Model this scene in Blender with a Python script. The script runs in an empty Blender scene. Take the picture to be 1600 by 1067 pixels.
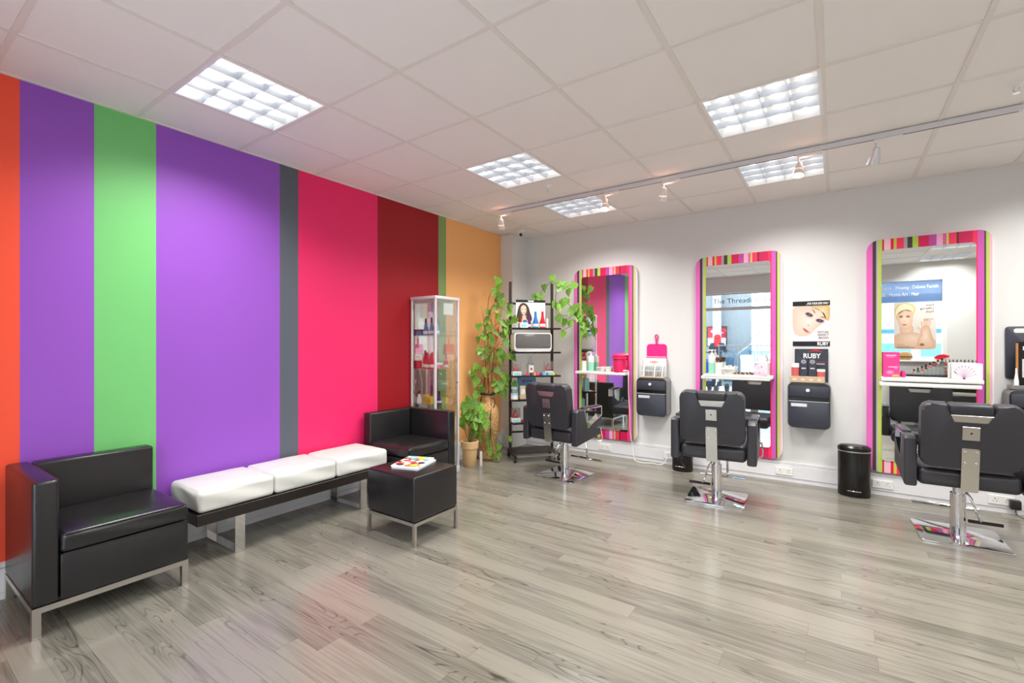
import bpy, bmesh, math, random
from mathutils import Vector, Matrix, Euler
random.seed(7)
scene = bpy.context.scene
COL = scene.collection
PI = math.pi

# ---------------------------------------------------------------- camera, world, exposure
CAM_X, CAM_Z = 3.567, 1.321
cam_data = bpy.data.cameras.new('camera')
cam = bpy.data.objects.new('camera', cam_data)
COL.objects.link(cam)
cam.location = (CAM_X, 0.0, CAM_Z)
cam.rotation_euler = (PI / 2, 0, 0.6073)
cam_data.sensor_fit = 'HORIZONTAL'
cam_data.sensor_width = 36
cam_data.lens = 36 * 729 / 1600
cam_data.shift_y = 4.5 / 1600
cam_data.clip_start = 0.02
scene.camera = cam
world = bpy.data.worlds.new('daylight')
scene.world = world
world.use_nodes = True
bgn = world.node_tree.nodes['Background']
bgn.inputs[0].default_value = (0.92, 0.96, 1.0, 1)
bgn.inputs[1].default_value = 4.8
vs = scene.view_settings
vs.view_transform = 'Standard'
vs.look = 'None'
vs.exposure = 0.22
vs.gamma = 1.0
vs.use_curve_mapping = False
LUM_W = 5.2         # watts of each fluorescent tube
SPOT_W = 6.0

# ---------------------------------------------------------------- helpers
def lin(c):
    out = []
    for v in c[:3]:
        v = v / 255.0
        out.append(v / 12.92 if v <= 0.04045 else ((v + 0.055) / 1.055) ** 2.4)
    return tuple(out)

def mat(name, rgb, rough=0.5, metal=0.0, spec=0.5, bump=None, var=0.0, coat=0.0, vscale=3.0):
    m = bpy.data.materials.new(name)
    m.use_nodes = True
    nt = m.node_tree
    b = nt.nodes['Principled BSDF']
    c = lin(rgb)
    b.inputs['Base Color'].default_value = (*c, 1)
    b.inputs['Roughness'].default_value = rough
    b.inputs['Metallic'].default_value = metal
    b.inputs['Specular IOR Level'].default_value = spec
    if coat:
        b.inputs['Coat Weight'].default_value = coat
        b.inputs['Coat Roughness'].default_value = 0.15
    tc = nt.nodes.new('ShaderNodeTexCoord')
    if var > 0:
        n = nt.nodes.new('ShaderNodeTexNoise')
        n.inputs['Scale'].default_value = vscale
        n.inputs['Detail'].default_value = 3
        nt.links.new(tc.outputs['Object'], n.inputs['Vector'])
        r = nt.nodes.new('ShaderNodeMix')
        r.data_type = 'RGBA'
        r.inputs[6].default_value = (*[x * (1 - var) for x in c], 1)
        r.inputs[7].default_value = (*[min(1, x * (1 + var)) for x in c], 1)
        nt.links.new(n.outputs['Fac'], r.inputs[0])
        nt.links.new(r.outputs[2], b.inputs['Base Color'])
    if bump:
        sc, st = bump
        n2 = nt.nodes.new('ShaderNodeTexNoise')
        n2.inputs['Scale'].default_value = sc
        n2.inputs['Detail'].default_value = 4
        nt.links.new(tc.outputs['Object'], n2.inputs['Vector'])
        bp = nt.nodes.new('ShaderNodeBump')
        bp.inputs['Strength'].default_value = st
        bp.inputs['Distance'].default_value = 0.004
        nt.links.new(n2.outputs['Fac'], bp.inputs['Height'])
        nt.links.new(bp.outputs['Normal'], b.inputs['Normal'])
    return m

def glow(name, rgb, strength):
    m = mat(name, rgb, 0.5)
    b = m.node_tree.nodes['Principled BSDF']
    b.inputs['Emission Color'].default_value = (*lin(rgb), 1)
    b.inputs['Emission Strength'].default_value = strength
    return m

def thin_glass(name, tint=(1, 1, 1), refl=0.06, haze=0.0, hazecol=(1, 1, 1)):
    """a pane: mostly clear, a grazing-angle sheen, optional translucent film"""
    m = bpy.data.materials.new(name)
    m.use_nodes = True
    nt = m.node_tree
    nt.nodes.clear()
    out = nt.nodes.new('ShaderNodeOutputMaterial')
    tr = nt.nodes.new('ShaderNodeBsdfTransparent')
    tr.inputs[0].default_value = (*tint, 1)
    gl = nt.nodes.new('ShaderNodeBsdfGlossy')
    gl.inputs['Roughness'].default_value = 0.02
    lw = nt.nodes.new('ShaderNodeLayerWeight')
    lw.inputs[0].default_value = 0.35
    mp = nt.nodes.new('ShaderNodeMapRange')
    mp.inputs['To Min'].default_value = refl
    mp.inputs['To Max'].default_value = 0.35
    nt.links.new(lw.outputs['Fresnel'], mp.inputs['Value'])
    mx = nt.nodes.new('ShaderNodeMixShader')
    nt.links.new(mp.outputs[0], mx.inputs[0])
    nt.links.new(tr.outputs[0], mx.inputs[1])
    nt.links.new(gl.outputs[0], mx.inputs[2])
    last = mx
    if haze > 0:
        df = nt.nodes.new('ShaderNodeBsdfTranslucent')
        df.inputs[0].default_value = (*hazecol, 1)
        d2 = nt.nodes.new('ShaderNodeBsdfDiffuse')
        d2.inputs[0].default_value = (*hazecol, 1)
        m3 = nt.nodes.new('ShaderNodeMixShader')
        m3.inputs[0].default_value = 0.4
        nt.links.new(df.outputs[0], m3.inputs[1])
        nt.links.new(d2.outputs[0], m3.inputs[2])
        m2 = nt.nodes.new('ShaderNodeMixShader')
        m2.inputs[0].default_value = haze
        nt.links.new(mx.outputs[0], m2.inputs[1])
        nt.links.new(m3.outputs[0], m2.inputs[2])
        last = m2
    nt.links.new(last.outputs[0], out.inputs[0])
    return m

def attr_mat(name, rough=0.4, spec=0.4):
    m = bpy.data.materials.new(name)
    m.use_nodes = True
    nt = m.node_tree
    b = nt.nodes['Principled BSDF']
    a = nt.nodes.new('ShaderNodeAttribute')
    a.attribute_name = 'ink'
    nt.links.new(a.outputs['Color'], b.inputs['Base Color'])
    b.inputs['Roughness'].default_value = rough
    b.inputs['Specular IOR Level'].default_value = spec
    return m

def finish(bm, name, m, parent=None, smooth=True, angle=35):
    me = bpy.data.meshes.new(name)
    bmesh.ops.recalc_face_normals(bm, faces=bm.faces)
    bm.to_mesh(me)
    bm.free()
    for x in (m if isinstance(m, (list, tuple)) else [m]):
        me.materials.append(x)
    if smooth:
        me.polygons.foreach_set('use_smooth', [True] * len(me.polygons))
        me.set_sharp_from_angle(angle=math.radians(angle))
    return link(name, me, parent)

def link(name, me, parent=None):
    o = bpy.data.objects.new(name, me)
    COL.objects.link(o)
    if parent is not None:
        o.parent = parent
    return o

def tag(o, label=None, cat=None, group=None, kind=None):
    if label: o['label'] = label
    if cat: o['category'] = cat
    if group: o['group'] = group
    if kind: o['kind'] = kind
    return o

def thing(name, label, cat, loc=(0, 0, 0), rz=0.0, group=None):
    o = bpy.data.objects.new(name, None)
    o.empty_display_size = 0.05
    COL.objects.link(o)
    o.location = loc
    o.rotation_euler = (0, 0, rz)
    return tag(o, label, cat, group)

def children(o):
    return [c for c in COL.objects if c.parent == o]

def copy_tree(o, parent=None):
    c = o.copy()
    COL.objects.link(c)
    c.parent = parent
    for ch in children(o):
        copy_tree(ch, c)
    return c

def B():
    return bmesh.new()

def box(bm, x0, x1, y0, y1, z0, z1, r=0.0, seg=2, mi=0, M=None):
    vs_ = [bm.verts.new((x, y, z)) for x in (x0, x1) for y in (y0, y1) for z in (z0, z1)]
    fs = []
    for q in ((0, 1, 3, 2), (4, 6, 7, 5), (0, 4, 5, 1), (2, 3, 7, 6), (0, 2, 6, 4), (1, 5, 7, 3)):
        f = bm.faces.new([vs_[i] for i in q])
        f.material_index = mi
        fs.append(f)
    if M is not None:
        bmesh.ops.transform(bm, matrix=M, verts=vs_)
    if r > 0:
        es = list({e for f in fs for e in f.edges})
        bmesh.ops.bevel(bm, geom=es, offset=r, segments=seg, profile=0.5, affect='EDGES', material=mi)
    return fs

def cyl(bm, p0, p1, r0, r1=None, n=16, mi=0, caps=True):
    r1 = r0 if r1 is None else r1
    p0, p1 = Vector(p0), Vector(p1)
    d = (p1 - p0).normalized()
    a = d.orthogonal().normalized()
    b = d.cross(a)
    A = [bm.verts.new(p0 + (a * math.cos(2 * PI * k / n) + b * math.sin(2 * PI * k / n)) * r0) for k in range(n)]
    C = [bm.verts.new(p1 + (a * math.cos(2 * PI * k / n) + b * math.sin(2 * PI * k / n)) * r1) for k in range(n)]
    for k in range(n):
        f = bm.faces.new((A[k], A[(k + 1) % n], C[(k + 1) % n], C[k]))
        f.material_index = mi
    if caps:
        bm.faces.new(A[::-1]).material_index = mi
        bm.faces.new(C).material_index = mi

def tube(bm, pts, r, n=8, mi=0, taper=None):
    pts = [Vector(p) for p in pts]
    rings = []
    prev = None
    for i, p in enumerate(pts):
        t = (pts[min(i + 1, len(pts) - 1)] - pts[max(i - 1, 0)]).normalized()
        if prev is None:
            a = t.orthogonal().normalized()
        else:
            a = (prev - t * prev.dot(t))
            a = a.normalized() if a.length > 1e-6 else t.orthogonal().normalized()
        prev = a
        b = t.cross(a)
        rr = r if taper is None else r + (taper - r) * i / (len(pts) - 1)
        rings.append([bm.verts.new(p + (a * math.cos(2 * PI * k / n) + b * math.sin(2 * PI * k / n)) * rr) for k in range(n)])
    for i in range(len(rings) - 1):
        for k in range(n):
            f = bm.faces.new((rings[i][k], rings[i][(k + 1) % n], rings[i + 1][(k + 1) % n], rings[i + 1][k]))
            f.material_index = mi
    bm.faces.new(rings[0][::-1]).material_index = mi
    bm.faces.new(rings[-1]).material_index = mi

def spline(pts, k=6, closed=False):
    """Catmull-Rom through the points"""
    P = [Vector(p) for p in pts]
    n = len(P)
    out = []
    rng = range(n) if closed else range(n - 1)
    for i in rng:
        if closed:
            a, b, c, d = P[(i - 1) % n], P[i], P[(i + 1) % n], P[(i + 2) % n]
        else:
            a, b, c, d = P[max(i - 1, 0)], P[i], P[i + 1], P[min(i + 2, n - 1)]
        for j in range(k):
            t = j / k
            out.append(0.5 * ((2 * b) + (c - a) * t + (2 * a - 5 * b + 4 * c - d) * t * t + (3 * b - a - 3 * c + d) * t ** 3))
    if not closed:
        out.append(P[-1])
    return out

def lathe(bm, prof, n=24, cx=0, cy=0, mi=0, sx=1.0, sy=1.0, mis=None):
    rings = []
    for r, z in prof:
        if r < 1e-5:
            rings.append([bm.verts.new((cx, cy, z))])
        else:
            rings.append([bm.verts.new((cx + r * sx * math.cos(2 * PI * k / n), cy + r * sy * math.sin(2 * PI * k / n), z)) for k in range(n)])
    for i in range(len(rings) - 1):
        a, b = rings[i], rings[i + 1]
        m_ = mis[i] if mis else mi
        for k in range(n):
            k2 = (k + 1) % n
            if len(a) == 1 and len(b) == 1: continue
            if len(a) == 1: f = bm.faces.new((a[0], b[k2], b[k]))
            elif len(b) == 1: f = bm.faces.new((a[k], a[k2], b[0]))
            else: f = bm.faces.new((a[k], a[k2], b[k2], b[k]))
            f.material_index = m_
    return rings

def prism(bm, poly, y0, y1, r=0.0, seg=2, mi=0, axis='y'):
    """polygon in (x,z) pushed along y (axis 'x': polygon in (y,z) pushed along x, 'z': (x,y) along z)"""
    def P(a, b, t):
        return (a, t, b) if axis == 'y' else ((t, a, b) if axis == 'x' else (a, b, t))
    v0 = [bm.verts.new(P(a, b, y0)) for a, b in poly]
    v1 = [bm.verts.new(P(a, b, y1)) for a, b in poly]
    n = len(poly)
    f0 = bm.faces.new(v0)
    f1 = bm.faces.new(v1[::-1])
    sides = [bm.faces.new((v0[i], v1[i], v1[(i + 1) % n], v0[(i + 1) % n])) for i in range(n)]
    for f in [f0, f1] + sides: f.material_index = mi
    if r > 0:
        es = list(set(f0.edges) | set(f1.edges))
        bmesh.ops.bevel(bm, geom=es, offset=r, segments=seg, profile=0.5, affect='EDGES')

def rrect(x0, x1, z0, z1, r, n=5):
    out = []
    for cx, cz, a0 in ((x1 - r, z1 - r, 0), (x0 + r, z1 - r, 90), (x0 + r, z0 + r, 180), (x1 - r, z0 + r, 270)):
        for k in range(n + 1):
            a = math.radians(a0 + 90 * k / n)
            out.append((cx + r * math.cos(a), cz + r * math.sin(a)))
    return out

def simple(name, m, fn, parent=None, smooth=True):
    bm = B()
    fn(bm)
    return finish(bm, name, m, parent, smooth)

def bx(name, m, x0, x1, y0, y1, z0, z1, r=0.0, parent=None, seg=2):
    bm = B()
    box(bm, x0, x1, y0, y1, z0, z1, r, seg)
    return finish(bm, name, m, parent, smooth=r > 0)

def text(name, body, size, m, parent=None, loc=(0, 0, 0), rot=(PI / 2, 0, 0), align='LEFT', ext=0.0004, sx=1.0, bold=0.0):
    cu = bpy.data.curves.new(name, 'FONT')
    cu.body = body
    cu.size = size
    cu.align_x = align
    cu.extrude = ext
    cu.offset = bold
    cu.resolution_u = 3
    o = bpy.data.objects.new(name, cu)
    COL.objects.link(o)
    dg = bpy.context.evaluated_depsgraph_get()
    me = bpy.data.meshes.new_from_object(o.evaluated_get(dg))
    COL.objects.unlink(o)
    bpy.data.objects.remove(o)
    me.materials.clear()
    me.materials.append(m)
    t = link(name, me, parent)
    t.location = loc
    t.rotation_euler = rot
    t.scale = (sx, 1, 1)
    return t

def ink_layers(bm, lay, layers, w, h, base=None):
    """flat printed shapes laid on top of one another in thin steps; x to the right, z up, facing -y"""
    def put(pts, cen, ci, ce, k):
        y = -0.00012 * k
        pts = [(min(1, max(0, p[0])), min(1, max(0, p[1]))) for p in pts]
        vs_ = [bm.verts.new((p[0] * w, y, p[1] * h)) for p in pts]
        c = bm.verts.new((cen[0] * w, y, cen[1] * h))
        ci, ce = (*lin(ci), 1), (*lin(ce), 1)
        for i in range(len(vs_)):
            f = bm.faces.new((c, vs_[i], vs_[(i + 1) % len(vs_)]))
            for lp in f.loops:
                lp[lay] = ci if lp.vert is c else ce
    k = 1
    for L in layers:
        if L[0] == 'r':
            _, x0, z0, x1, z1, c = L[:6]
            put([(x0, z0), (x1, z0), (x1, z1), (x0, z1)], ((x0 + x1) / 2, (z0 + z1) / 2), c, c, k)
        elif L[0] == 'e':
            _, cx, cz, rx, rz, rot, ci, ce = L
            a = math.radians(rot)
            asp = h / w
            pts = []
            for j in range(20):
                t = 2 * PI * j / 20
                u, v = rx * math.cos(t), rz * math.sin(t) * asp
                pts.append((cx + u * math.cos(a) - v * math.sin(a), cz + (u * math.sin(a) + v * math.cos(a)) / asp))
            put(pts, (cx, cz), ci, ce, k)
        elif L[0] == 'p':
            _, P, ci, ce = L
            S = [(p.x, p.y) for p in spline([(q[0], q[1], 0) for q in P], 4, True)]
            put(S, (sum(p[0] for p in P) / len(P), sum(p[1] for p in P) / len(P)), ci, ce, k)
        k += 1

def printed(name, w, h, layers, m, parent=None, loc=(0, 0, 0), rot=(0, 0, 0)):
    bm = B()
    lay = bm.loops.layers.float_color.new('ink')
    ink_layers(bm, lay, layers, w, h)
    me = bpy.data.meshes.new(name)
    bm.to_mesh(me)
    bm.free()
    me.materials.append(m)
    o = link(name, me, parent)
    o.location = loc
    o.rotation_euler = rot
    return o

# ---------------------------------------------------------------- materials
M = {}
M['white_wall'] = mat('white_wall_paint', (224, 224, 222), 0.55, bump=(220, 0.05), spec=0.3)
M['white_gloss'] = mat('white_gloss', (238, 238, 238), 0.3)
M['trunking'] = mat('trunking_plastic', (232, 232, 234), 0.35)
M['tile'] = mat('ceiling_tile', (242, 239, 235), 0.9, bump=(260, 0.15), var=0.02, spec=0.1)
M['tbar'] = mat('ceiling_bar', (232, 227, 220), 0.5, spec=0.3)
M['chrome'] = mat('chrome', (225, 225, 228), 0.07, 1.0)
M['steel'] = mat('brushed_steel', (205, 202, 196), 0.28, 1.0, bump=(90, 0.05))
M['alu'] = mat('silver_aluminium', (222, 222, 226), 0.35, 0.25)
M['leather'] = mat('black_leather', (30, 29, 30), 0.27, bump=(160, 0.18), spec=0.55, var=0.15)
M['chair_leather'] = mat('salon_chair_vinyl', (48, 48, 53), 0.42, bump=(120, 0.25), spec=0.5, var=0.2)
M['cushion'] = mat('white_cushion_vinyl', (222, 221, 214), 0.4, bump=(60, 0.1), var=0.03)
M['dark_wood'] = mat('dark_wood', (34, 26, 22), 0.4, bump=(30, 0.1), var=0.3)
M['black'] = mat('black_plastic', (24, 24, 26), 0.4, var=0.1)
M['black_matt'] = mat('black_metal', (36, 31, 28), 0.5, var=0.1)
M['blackgloss'] = mat('black_lacquer', (18, 16, 16), 0.22, var=0.1)
M['caddy'] = mat('charcoal_plastic', (54, 57, 68), 0.42, bump=(300, 0.1), var=0.1)
M['caddy_side'] = mat('grey_plastic', (120, 120, 120), 0.45, var=0.05)
M['rubber'] = mat('black_rubber', (30, 30, 30), 0.7, bump=(100, 0.2))
M['white'] = mat('white_plastic', (238, 237, 232), 0.35)
M['mirror'] = mat('silvered_glass', (236, 240, 238), 0.012, 1.0)
M['pink'] = mat('pink_plastic', (224, 44, 136), 0.35)
M['hotpink'] = mat('hot_pink_enamel', (230, 38, 102), 0.3)
M['red'] = mat('red_plastic', (214, 22, 40), 0.25)
M['redpink'] = mat('cherry_bottle', (212, 26, 58), 0.25)
M['blue'] = mat('blue_bottle', (34, 120, 186), 0.25)
M['teal'] = mat('teal_bottle', (26, 140, 160), 0.25)
M['ltblue'] = mat('pale_blue_tube', (96, 166, 216), 0.3)
M['purple'] = mat('plum_bottle', (92, 44, 92), 0.25)
M['yellow'] = mat('yellow_carton', (214, 196, 60), 0.5)
M['orange'] = mat('orange_carton', (240, 140, 50), 0.5)
M['green_liq'] = mat('mint_liquid', (150, 218, 186), 0.2)
M['clear'] = thin_glass('clear_acrylic', (0.95, 0.97, 0.97), 0.06)
M['glass'] = thin_glass('cabinet_glass', (0.965, 0.985, 0.975), 0.02)
M['shopglass'] = thin_glass('shopfront_glass', (0.94, 0.97, 0.985), 0.03)
M['blueglass'] = thin_glass('blue_glazing_film', (0.42, 0.50, 0.62), 0.03, 0.5, (0.26, 0.34, 0.48))
M['darkglass'] = mat('grey_tinted_glass', (98, 96, 94), 0.12, var=0.05)
M['ink'] = attr_mat('print')
M['terracotta'] = mat('pale_terracotta', (222, 184, 134), 0.75, bump=(80, 0.2), var=0.08)
M['soil'] = mat('potting_soil', (52, 38, 28), 0.95, bump=(60, 0.8))
M['stem'] = mat('vine_stem', (92, 84, 44), 0.6, var=0.2)
M['twig'] = mat('dry_twig', (216, 152, 86), 0.7, var=0.25)
M['twig_dark'] = mat('brown_twig', (92, 54, 34), 0.7, var=0.25)
M['twig_red'] = mat('red_twig', (206, 70, 50), 0.7, var=0.2)
M['card_white'] = mat('white_card', (238, 238, 236), 0.5)
M['card_cream'] = mat('cream_card', (226, 208, 170), 0.6)
M['card_blue'] = mat('blue_card', (96, 152, 196), 0.5)
M['aqua'] = mat('aqua_card', (160, 212, 214), 0.5)
M['kraft'] = mat('kraft_board', (196, 172, 140), 0.6, var=0.1)
M['text_white'] = mat('white_lettering', (245, 245, 245), 0.6)
M['text_film'] = mat('film_lettering', (84, 92, 98), 0.6)
M['text_grey'] = mat('grey_lettering', (70, 70, 74), 0.6)
M['text_black'] = mat('black_lettering', (20, 20, 22), 0.6)
M['text_red'] = mat('red_lettering', (200, 30, 45), 0.6)
M['tube_lamp'] = glow("lit_tube", (255, 252, 245), 3.0)
M['halogen'] = glow('lit_halogen', (255, 226, 205), 5.0)
M['vent_glow'] = glow('lamp_vent', (255, 190, 160), 1.6)
M['louvre'] = mat('louvre_aluminium', (206, 211, 220), 0.35, 0.6)
M['outwall'] = mat('outside_render', (134, 143, 151), 0.8, var=0.04)
M['outwhite'] = mat('outside_white', (178, 182, 186), 0.7, var=0.03)
M['outfloor'] = mat('outside_paving', (196, 196, 196), 0.7, bump=(20, 0.1), var=0.1)
M['skin'] = mat('skin', (196, 146, 118), 0.5)
M['navy'] = mat('navy_cloth', (30, 36, 58), 0.8, bump=(120, 0.3))
M['scarf'] = mat('red_scarf_cloth', (206, 26, 40), 0.75, bump=(140, 0.4))
M['bluecloth'] = mat('blue_cloth', (28, 60, 140), 0.75, bump=(140, 0.4))
M['paleblue_glass'] = thin_glass('blue_balustrade_glass', (0.72, 0.86, 0.95), 0.1)

def wall_stripe(name, rgb):
    return mat(name, rgb, 0.42, bump=(260, 0.06), spec=0.35, var=0.02)

# wicker
def wicker_mat():
    m = mat('wicker_weave', (186, 140, 84), 0.75)
    nt = m.node_tree
    b = nt.nodes['Principled BSDF']
    tc = nt.nodes.new('ShaderNodeTexCoord')
    n = nt.nodes.new('ShaderNodeTexNoise')
    n.inputs['Scale'].default_value = 1
    mp = nt.nodes.new('ShaderNodeMapping')
    mp.inputs['Scale'].default_value = (38, 38, 210)
    nt.links.new(tc.outputs['Object'], mp.inputs['Vector'])
    nt.links.new(mp.outputs[0], n.inputs['Vector'])
    r = nt.nodes.new('ShaderNodeValToRGB')
    r.color_ramp.elements[0].position = 0.3
    r.color_ramp.elements[0].color = (*lin((140, 96, 52)), 1)
    r.color_ramp.elements[1].position = 0.65
    r.color_ramp.elements[1].color = (*lin((224, 182, 122)), 1)
    nt.links.new(n.outputs['Fac'], r.inputs[0])
    nt.links.new(r.outputs[0], b.inputs['Base Color'])
    return m
M['wicker'] = wicker_mat()

def leaf_mat():
    m = bpy.data.materials.new('pothos_leaf')
    m.use_nodes = True
    nt = m.node_tree
    b = nt.nodes['Principled BSDF']
    oi = nt.nodes.new('ShaderNodeObjectInfo')
    tc = nt.nodes.new('ShaderNodeTexCoord')
    n = nt.nodes.new('ShaderNodeTexNoise')
    n.inputs['Scale'].default_value = 14
    n.inputs['Detail'].default_value = 3
    ad = nt.nodes.new('ShaderNodeVectorMath')
    ad.operation = 'ADD'
    nt.links.new(tc.outputs['Object'], ad.inputs[0])
    nt.links.new(oi.outputs['Random'], ad.inputs[1])
    nt.links.new(ad.outputs[0], n.inputs['Vector'])
    r = nt.nodes.new('ShaderNodeValToRGB')
    e = r.color_ramp.elements
    e[0].position = 0.38; e[0].color = (*lin((92, 158, 50)), 1)
    e[1].position = 0.72; e[1].color = (*lin((214, 226, 140)), 1)
    x = r.color_ramp.elements.new(0.55); x.color = (*lin((144, 198, 76)), 1)
    nt.links.new(n.outputs['Fac'], r.inputs[0])
    hs = nt.nodes.new('ShaderNodeHueSaturation')
    mr = nt.nodes.new('ShaderNodeMapRange')
    mr.inputs['To Min'].default_value = 0.6
    mr.inputs['To Max'].default_value = 1.2
    nt.links.new(oi.outputs['Random'], mr.inputs['Value'])
    nt.links.new(mr.outputs[0], hs.inputs['Value'])
    nt.links.new(r.outputs[0], hs.inputs['Color'])
    nt.links.new(hs.outputs[0], b.inputs['Base Color'])
    b.inputs['Roughness'].default_value = 0.35
    out = nt.nodes['Material Output']
    tl = nt.nodes.new('ShaderNodeBsdfTranslucent')
    nt.links.new(hs.outputs[0], tl.inputs[0])
    mx = nt.nodes.new('ShaderNodeMixShader')
    mx.inputs[0].default_value = 0.25
    nt.links.new(b.outputs[0], mx.inputs[1])
    nt.links.new(tl.outputs[0], mx.inputs[2])
    nt.links.new(mx.outputs[0], out.inputs[0])
    return m
M['leaf'] = leaf_mat()

def plank_mat():
    m = bpy.data.materials.new('grey_laminate')
    m.use_nodes = True
    nt = m.node_tree
    L = nt.links.new
    b = nt.nodes['Principled BSDF']
    oi = nt.nodes.new('ShaderNodeObjectInfo')
    tc = nt.nodes.new('ShaderNodeTexCoord')
    mul = nt.nodes.new('ShaderNodeMath'); mul.operation = 'MULTIPLY'; mul.inputs[1].default_value = 57.0
    L(oi.outputs['Random'], mul.inputs[0])
    cmb = nt.nodes.new('ShaderNodeCombineXYZ')
    L(mul.outputs[0], cmb.inputs[0]); L(mul.outputs[0], cmb.inputs[2])
    add = nt.nodes.new('ShaderNodeVectorMath'); add.operation = 'ADD'
    L(tc.outputs['Object'], add.inputs[0]); L(cmb.outputs[0], add.inputs[1])
    # cathedral figure: contour lines of a stretched noise
    mp = nt.nodes.new('ShaderNodeMapping'); mp.inputs['Scale'].default_value = (1.3, 11.0, 1.0)
    L(add.outputs[0], mp.inputs['Vector'])
    n1 = nt.nodes.new('ShaderNodeTexNoise'); n1.inputs['Scale'].default_value = 1.0; n1.inputs['Detail'].default_value = 1.5
    n1.inputs['Roughness'].default_value = 0.35
    L(mp.outputs[0], n1.inputs['Vector'])
    k = nt.nodes.new('ShaderNodeMath'); k.operation = 'MULTIPLY'; k.inputs[1].default_value = 105.0
    L(n1.outputs['Fac'], k.inputs[0])
    s = nt.nodes.new('ShaderNodeMath'); s.operation = 'SINE'
    L(k.outputs[0], s.inputs[0])
    pr = nt.nodes.new('ShaderNodeMapRange')
    pr.inputs['From Min'].default_value = 0.72; pr.inputs['From Max'].default_value = 1.0
    pr.inputs['To Min'].default_value = 0.0; pr.inputs['To Max'].default_value = 0.26
    L(s.outputs[0], pr.inputs['Value'])
    # fine grain streaks
    mp2 = nt.nodes.new('ShaderNodeMapping'); mp2.inputs['Scale'].default_value = (3.0, 90.0, 1.0)
    L(add.outputs[0], mp2.inputs['Vector'])
    n2 = nt.nodes.new('ShaderNodeTexNoise'); n2.inputs['Scale'].default_value = 1.0; n2.inputs['Detail'].default_value = 4
    L(mp2.outputs[0], n2.inputs['Vector'])
    mp3 = nt.nodes.new('ShaderNodeMapping'); mp3.inputs['Scale'].default_value = (1.2, 14.0, 1.0)
    L(add.outputs[0], mp3.inputs['Vector'])
    n3 = nt.nodes.new('ShaderNodeTexNoise'); n3.inputs['Scale'].default_value = 1.0; n3.inputs['Detail'].default_value = 3
    L(mp3.outputs[0], n3.inputs['Vector'])
    a1 = nt.nodes.new('ShaderNodeMath'); a1.operation = 'MULTIPLY_ADD'; a1.inputs[1].default_value = 0.62
    L(n2.outputs['Fac'], a1.inputs[0])
    m3 = nt.nodes.new('ShaderNodeMath'); m3.operation = 'MULTIPLY'; m3.inputs[1].default_value = 0.55
    L(n3.outputs['Fac'], m3.inputs[0]); L(m3.outputs[0], a1.inputs[2])
    a2 = nt.nodes.new('ShaderNodeMath'); a2.operation = 'MULTIPLY_ADD'; a2.inputs[1].default_value = 0.26
    L(oi.outputs['Random'], a2.inputs[0]); L(a1.outputs[0], a2.inputs[2])
    a3 = nt.nodes.new('ShaderNodeMath'); a3.operation = 'SUBTRACT'
    mp4 = nt.nodes.new('ShaderNodeMapping'); mp4.inputs['Scale'].default_value = (1.4, 5.0, 1.0)
    L(add.outputs[0], mp4.inputs['Vector'])
    n4 = nt.nodes.new('ShaderNodeTexNoise'); n4.inputs['Scale'].default_value = 1.3
    L(mp4.outputs[0], n4.inputs['Vector'])
    mk = nt.nodes.new('ShaderNodeMapRange'); mk.inputs['From Min'].default_value = 0.47; mk.inputs['From Max'].default_value = 0.62
    L(n4.outputs['Fac'], mk.inputs['Value'])
    mm = nt.nodes.new('ShaderNodeMath'); mm.operation = 'MULTIPLY'
    L(mk.outputs[0], mm.inputs[0]); L(pr.outputs[0], mm.inputs[1])
    L(a2.outputs[0], a3.inputs[0]); L(mm.outputs[0], a3.inputs[1])
    r = nt.nodes.new('ShaderNodeValToRGB')
    e = r.color_ramp.elements
    e[0].position = 0.18; e[0].color = (*lin(FLOOR_DARK), 1)
    e[1].position = 0.80; e[1].color = (*lin(FLOOR_LIGHT), 1)
    L(a3.outputs[0], r.inputs[0])
    L(r.outputs[0], b.inputs['Base Color'])
    b.inputs['Roughness'].default_value = 0.18
    b.inputs['Specular IOR Level'].default_value = 0.55
    bp = nt.nodes.new('ShaderNodeBump'); bp.inputs['Strength'].default_value = 0.08; bp.inputs['Distance'].default_value = 0.002
    L(n2.outputs['Fac'], bp.inputs['Height'])
    L(bp.outputs['Normal'], b.inputs['Normal'])
    return m
FLOOR_DARK, FLOOR_LIGHT = (60, 57, 50), (133, 129, 118)
M['plank'] = plank_mat()

# ---------------------------------------------------------------- setting
YW, YF, XR, ZC = 5.229, -0.27, 6.4, 2.729
GX, GY, G = 0.507, 1.647, 0.6
LIGHTS = [(0, -1), (1, 2), (1, 4), (4, 2), (4, 4), (7, -3), (7, -1), (7, 2), (7, 4), (4, -1)]

sub = tag(bx('floor', mat('floor_joint', (58, 54, 50), 0.6), 0, XR, YF, YW, -0.06, -0.0005), kind='structure')
PW, PL = 0.1111, 1.30
rows = int(math.ceil((YW - YF) / PW))
plank_meshes = {}
def plank_mesh(l):
    key = round(l, 2)
    if key not in plank_meshes:
        bm = B()
        box(bm, 0, key - 0.0012, 0, PW - 0.0010, -0.008, 0)
        me = bpy.data.meshes.new('plank')
        bmesh.ops.recalc_face_normals(bm, faces=bm.faces)
        bm.to_mesh(me); bm.free()
        me.materials.append(M['plank'])
        plank_meshes[key] = me
    return plank_meshes[key]
offs = [0.37, 1.05, 0.08, 0.66, 0.93, 0.22, 0.80, 0.51, 1.17]
for i in range(rows):
    y = YF + i * PW
    x = 0.0
    first = offs[(i * 4 + (i // 5)) % 9] + 0.06
    while x < XR - 0.02:
        l = first if x == 0 else min(PL, XR - x)
        l = round(min(l, XR - x), 2)
        o = link('plank', plank_mesh(l), sub)
        o.location = (x, y, 0)
        x += l

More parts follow.
